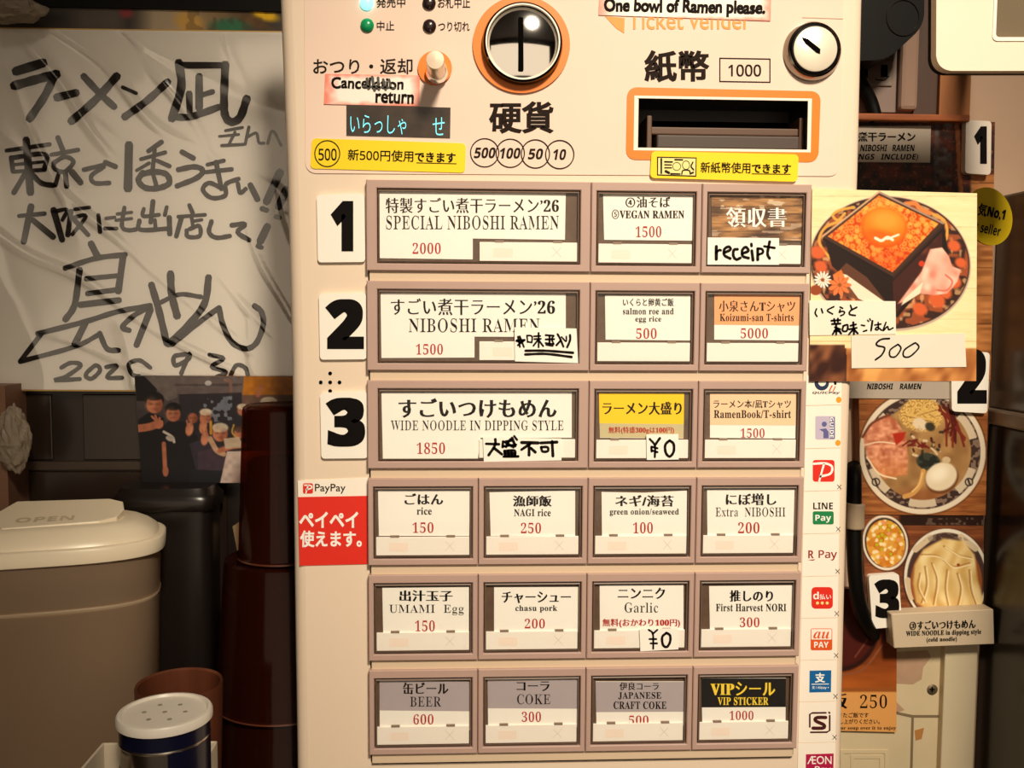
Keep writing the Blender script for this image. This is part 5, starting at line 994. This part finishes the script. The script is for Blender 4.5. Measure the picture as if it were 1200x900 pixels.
# ------------------------------------------------------------------ left: pitcher, bin, tumblers, tray, can, cup, bags
def loft(name, secs, c, ang, m, parent=None, n=72, ex=3.0, capb=True, capt=True, ofs=None):
    V, Fc = [], []; ca, sa = math.cos(ang), math.sin(ang)
    for j, (a, b, z) in enumerate(secs):
        ox = ofs[j] if ofs else 0
        for k in range(n):
            t = 2 * math.pi * k / n; x = a * math.copysign(abs(math.cos(t)) ** (2 / ex), math.cos(t)) + ox; y = b * math.copysign(abs(math.sin(t)) ** (2 / ex), math.sin(t))
            V.append((c[0] + x * ca - y * sa, c[1] + x * sa + y * ca, z))
    for j in range(len(secs) - 1):
        for k in range(n): Fc.append((j * n + k, j * n + (k + 1) % n, (j + 1) * n + (k + 1) % n, (j + 1) * n + k))
    if capb: Fc.append(tuple(range(n))[::-1])
    if capt: Fc.append(tuple((len(secs) - 1) * n + k for k in range(n)))
    o = mk(name, V, Fc, m, parent, smooth=True); fix(o); sharp(o, 0.9); return o
def frosted(name, rgb, tr_amt, tint):
    if name in MATS: return MATS[name]
    m = mat(name, rgb, 0.35, var=0.04, vscale=20); nt = m.node_tree; b = nt.nodes['Principled BSDF']; out = nt.nodes['Material Output']
    t = nt.nodes.new('ShaderNodeBsdfTransparent'); t.inputs[0].default_value = [float(v) for v in lin(tint)] + [1]; tl = nt.nodes.new('ShaderNodeBsdfTranslucent'); tl.inputs[0].default_value = [float(v) for v in lin(rgb)] + [1]
    m1 = nt.nodes.new('ShaderNodeMixShader'); m1.inputs[0].default_value = 0.35; m2 = nt.nodes.new('ShaderNodeMixShader'); m2.inputs[0].default_value = tr_amt
    nt.links.new(b.outputs[0], m1.inputs[1]); nt.links.new(tl.outputs[0], m1.inputs[2]); nt.links.new(m1.outputs[0], m2.inputs[1]); nt.links.new(t.outputs[0], m2.inputs[2]); nt.links.new(m2.outputs[0], out.inputs[0]); return m
pc = P(52, 640, 0.078); pc = (pc[0], 0.078); zr = P(52, 652, 0.033)[2]
AX, BY, ANG = 0.0735, 0.0440, math.radians(14)
pit = empty('water_pitcher', (pc[0], pc[1], ZC), 'frosted oval water pitcher with ivory flip lid', 'pitcher')
loft('container', [(AX * 0.86, BY * 0.86, ZC), (AX * 0.90, BY * 0.9, ZC + 0.004), (AX * 0.97, BY * 0.97, zr)], pc, ANG, frosted('frosted_plastic', (208, 178, 148), 0.5, (240, 224, 200)), pit, ex=3.0, capt=False)
zw = P(60, 728, 0.035)[2]
loft('water', [(AX * 0.84, BY * 0.84, ZC + 0.003), (AX * 0.925, BY * 0.92, zw)], pc, ANG, frosted('cloudy_water', (128, 102, 70), 0.5, (214, 196, 140)), pit, ex=3.0)
IV = mat('ivory_plastic', (236, 220, 192), 0.3, var=0.01)
H = 0.001
zs = P(60, 722, 0.035)[2]
loft('shoulder_ridge', [(AX * 0.945, BY * 0.945, zs - 0.002), (AX * 0.962, BY * 0.962, zs), (AX * 0.955, BY * 0.955, zs + 0.0015), (AX * 0.94, BY * 0.94, zs + 0.002)], pc, ANG, frosted('ridge_plastic', (226, 204, 172), 0.35, (240, 228, 208)), pit, ex=3.0, capb=False, capt=False)
lid = loft('lid', [(AX * 0.99, BY * 0.99, zr - 8 * H), (AX * 1.01, BY * 1.015, zr - 7.5 * H), (AX * 1.015, BY * 1.02, zr + 1 * H), (AX * 1.0, BY * 1.0, zr + 2 * H), (AX * 0.96, BY * 0.94, zr + 2.2 * H), (AX * 0.94, BY * 0.91, zr + 5 * H), (AX * 0.88, BY * 0.83, zr + 8.5 * H), (AX * 0.80, BY * 0.72, zr + 11.5 * H), (AX * 0.74, BY * 0.64, zr + 12.8 * H)], pc, ANG, IV, pit, ex=3.0)
ca, sa = math.cos(ANG), math.sin(ANG)
def lp(x, y, z): return (pc[0] + x * ca - y * sa, pc[1] + x * sa + y * ca, z)
fl = [(-0.020, -0.024), (0.036, -0.020), (0.046, -0.014), (0.049, 0.0), (0.047, 0.014), (0.038, 0.021), (-0.020, 0.024), (-0.030, 0.0)]
V = [lp(x, y, zr + 11.0 * H) for x, y in fl] + [lp(x, y, zr + (13.4 + 170 * (y + 0.024)) * H) for x, y in fl]
nf = len(fl); flp = mk('flip_cap', V, [tuple(range(nf))[::-1], tuple(range(nf, 2 * nf))] + [(k, (k + 1) % nf, nf + (k + 1) % nf, nf + k) for k in range(nf)], IV, pit); fix(flp); bevel(flp, 0.0008, 2)
U, T = glyphs('OPEN', 'gotb')
mk('embossed_word', [lp(-0.014 + 0.034 * uu, -0.016 + 0.008 * vv, zr + (13.7 + 170 * (0.008 + 0.008 * vv)) * H) for uu, vv in U], T, mat('ivory_shadow', (200, 182, 154), 0.4), pit)
# black bin behind the pitcher
a, c = P(128, 600, 0.125), P(246, 600, 0.125); zl = P(200, 573, 0.13)[2]
bn = empty('black_bin', ((a[0] + c[0]) / 2, 0.13, ZC), 'black lidded bin between the pitcher and the tumblers', 'bin')
bc = ((a[0] + c[0]) / 2, 0.148); hw = (c[0] - a[0]) / 2
BG = mat('black_gloss_plastic', (26, 20, 18), 0.3)
loft('bin_body', [(hw * 0.9, 0.019, ZC), (hw * 0.96, 0.020, zl - 0.014)], bc, 0, BG, bn, ex=5)
loft('bin_lid', [(hw, 0.0215, zl - 0.016), (hw * 1.03, 0.0225, zl - 0.014), (hw * 1.03, 0.0225, zl - 0.007), (hw * 0.97, 0.021, zl - 0.005), (hw * 0.9, 0.018, zl)], bc, 0, BG, bn, ex=5)
tag(card('paper_slip', [(272.5, 617), (281, 611), (290, 618), (288, 660), (279, 652)], YCb - 0.0008, mat('cream_slip', (198, 174, 128), 0.6), None, 0.001), 'cream paper slip peeking out left of the brown tumblers', 'paper')
# brown tumblers, upside down and stacked
TUM = frosted('brown_acrylic', (62, 24, 14), 0.55, (186, 104, 60)); TUM.node_tree.nodes['Principled BSDF'].inputs['Roughness'].default_value = 0.12
tc = P(334, 600, 0.085); tc = (tc[0], 0.085); S = (0.5482 + 0.085) / F
def tumbler(ztop, zbot, rt, rb, label, wall=0.0016):
    o = empty('tumbler', (tc[0], tc[1], zbot), label, 'tumbler', 'brown stacked tumblers'); hgt = ztop - zbot
    lathe('wall', [(rb, 0), (rb + 0.0008, 0.001), (rb, 0.003), (rt + 0.0006, hgt - 0.004), (rt, hgt - 0.0015), (rt - 0.002, hgt)], (tc[0], tc[1], zbot), TUM, o, 'Z', 56, caps=False)
    lathe('base', [(rt - 0.002, hgt), (rt - 0.004, hgt - 0.0008), (0.0001, hgt - 0.0012)], (tc[0], tc[1], zbot), TUM, o, 'Z', 56, caps=False)
    lathe('rim', [(rb + 0.0008, 0.0012), (rb + 0.0011, 0.0002), (rb - 0.0004, 0.0)], (tc[0], tc[1], zbot), mat('brown_rim', (84, 44, 28), 0.25), o, 'Z', 56, caps=False)
zT = lambda y, dY=0.0: P(334, y, 0.085 - dY)[2]
z1t, z1b, z2t, z2b, z3b = zT(474), zT(664, 0.03), zT(664, 0.03), zT(850, 0.045), ZC
tumbler(z1t, z1b, 46 * S, 53.5 * S, 'topmost brown tumbler of the upside down stack')
tumbler(z1t - 0.036, z1b, 41 * S, 50 * S, 'brown tumbler nested inside the topmost tumbler')
tumbler(z2t, z2b, 69 * S, 82 * S, 'wide brown tumbler under the topmost one')
tumbler(z2t - 0.004, z2b, 62 * S, 77 * S, 'brown tumbler nested inside the wide tumbler')
tumbler(z2b, z3b, 77 * S, 86 * S, 'lowest wide brown tumbler of the stack, on the counter')
# can, tray, wooden cup
S2 = (0.5482 - 0.036) / F
ct = P(193, 832, -0.036); cx, cy, czt = ct[0], -0.036, ct[2]
ztr = czt - 0.030; rc0 = 51 * S2
tl0, tl1 = PZ(100, 893, ztr), PZ(148, 853, ztr); tr0, tr1 = PZ(236, 893, ztr), PZ(262, 850, ztr)
ty0, ty1 = min(tl0[1] - 0.004, cy - rc0 - 0.004), cy + rc0 + 0.004; tx0, tx1 = tl0[0], tr0[0] + 0.002
ZTB = ZC + 0.0
tr_ = empty('white_tray', ((tx0 + tx1) / 2, (ty0 + ty1) / 2, ZTB), 'white open plastic tray holding the spice can', 'tray')
TW_ = mat('tray_white', (214, 200, 178), 0.4)
box('tray_floor', (tx0, ty0, ZTB), (tx1, ty1, ZTB + 0.0025), TW_, tr_)
for nm_, lo, hi in (('tray_side', (tx0, ty0, ZTB), (tx0 + 0.0016, ty1, ztr)), ('tray_side', (tx1 - 0.0016, ty0, ZTB), (tx1, ty1, ztr)), ('tray_front', (tx0, ty0, ZTB), (tx1, ty0 + 0.0016, ztr)), ('tray_rear', (tx0, ty1 - 0.0016, ZTB), (tx1, ty1, ztr))): box(nm_, lo, hi, TW_, tr_, 0.0006)
zcb = ZTB + 0.0025; hc = czt - zcb; rc_ = 51 * S2
can = empty('spice_can', (cx, cy, zcb), 'silver and navy spice can with white shaker lid in the tray', 'can')
lathe('can_body', [(rc_ * 0.97, 0), (rc_, 0.002), (rc_, hc - 0.0142)], (cx, cy, zcb), mat('tin_metal', (196, 186, 172), 0.22, 1.0), can)
lathe('navy_band', [(rc_ * 1.005, hc - 0.0142), (rc_ * 1.005, hc - 0.004)], (cx, cy, zcb), mat('navy_enamel', (14, 16, 40), 0.25), can, caps=False)
lathe('bead', [(rc_ * 1.0, hc - 0.0152), (rc_ * 1.02, hc - 0.0142), (rc_ * 1.0, hc - 0.0132)], (cx, cy, zcb), mat('tin_metal', (196, 186, 172), 0.22, 1.0), can, caps=False)
rl = 54.5 * S2
ld = lathe('shaker_lid', [(rl * 0.98, hc - 0.0052), (rl, hc - 0.0048), (rl, hc - 0.0012), (rl * 0.97, hc), (rl * 0.90, hc + 0.0002), (rl * 0.87, hc - 0.0012), (0.0001, hc - 0.0012)], (cx, cy, zcb), mat('white_lid', (226, 218, 204), 0.35), can)
for k in range(7):
    a = k * math.pi / 3; r = 0 if k == 6 else 0.011
    lathe('shaker_hole', [(0.0013, hc - 0.00118), (0.0013, hc - 0.0010), (0.0001, hc - 0.0010)], (cx + r * math.cos(a), cy + r * math.sin(a), zcb), mat('hole_grey', (150, 142, 130), 0.6), ld, n=10)
U, T = glyphs('AN', 'goth')
th0 = math.radians(196)
mk('lettering', [(cx + (rc_ + 0.0002) * math.cos(th0 + (uu) * 0.62), cy + (rc_ + 0.0002) * math.sin(th0 + uu * 0.62), zcb + hc - 0.0385 + 0.0125 * vv) for uu, vv in U], T, INK, can)
dkp = [(cx + (rc_ + 0.0002) * math.cos(t), cy + (rc_ + 0.0002) * math.sin(t), z) for z in (zcb + 0.004, zcb + hc - 0.0142) for t in np.linspace(math.radians(290), math.radians(375), 12)]
mk('navy_panel', dkp, [(k, k + 1, 13 + k, 12 + k) for k in range(11)], mat('navy_enamel', (14, 16, 40), 0.25), can, smooth=True)
wc = P(210, 800, 0.022); zwt = wc[2]; rw_ = 50 * (0.5482 + 0.022) / F; zwb = ZC
wcp = lathe('wooden_cup', [(rw_ * 0.72, 0), (rw_ * 0.8, 0.003), (rw_ * 0.93, (zwt - zwb) * 0.5), (rw_, zwt - zwb - 0.001), (rw_ * 0.985, zwt - zwb), (rw_ * 0.93, zwt - zwb - 0.001), (rw_ * 0.86, (zwt - zwb) * 0.5), (rw_ * 0.7, 0.006), (0.0001, 0.005)], (wc[0], 0.022, zwb), mat('red_brown_wood', (96, 52, 34), 0.35, var=0.3, vscale=60, stretch=(1, 1, 0.2)))
tag(wcp, 'round reddish wooden cup behind the spice can', 'cup')
# crumpled plastic bags
def bag(l, t, r, b, Y, label, seed, dp):
    c = P((l + r) / 2, (t + b) / 2, Y); e = P(r, b, Y); rx_, rz_ = abs(e[0] - c[0]), abs(e[2] - c[2]); V, Fc = [], []; nu, nv = 40, 24; rg = np.random.RandomState(seed)
    dirs = rg.randn(26, 3); ph = rg.rand(26) * 6
    for j in range(nv + 1):
        for k in range(nu):
            la, lo = math.pi * j / nv, 2 * math.pi * k / nu; d = np.array([math.sin(la) * math.cos(lo), math.sin(la) * math.sin(lo), math.cos(la)])
            s = 1 + 0.13 * sum((1 - abs(math.sin(2.2 * (d @ q_) + p_))) ** 3 - 0.25 for q_, p_ in zip(dirs, ph)) / 3
            V.append((c[0] + d[0] * rx_ * s, Y + d[1] * dp * s, c[2] + d[2] * rz_ * s))
    for j in range(nv):
        for k in range(nu): Fc.append((j * nu + k, j * nu + (k + 1) % nu, (j + 1) * nu + (k + 1) % nu, (j + 1) * nu + k))
    return tag(mk('plastic_bag', V, Fc, frosted('bag_film', (196, 180, 158), 0.42, (220, 215, 205)), smooth=False), label, 'bag', 'crumpled plastic bags')
bag(-40, -6, 58, 29, 0.150, 'crumpled clear plastic bag on top of the signed board', 3, 0.012)
bag(-6, 474, 38, 556, 0.136, 'crumpled clear plastic bag hanging on the brown post', 8, 0.010)
bpy.data.objects.remove(LO); bpy.data.curves.remove(LC); bpy.data.scenes.remove(TMP)
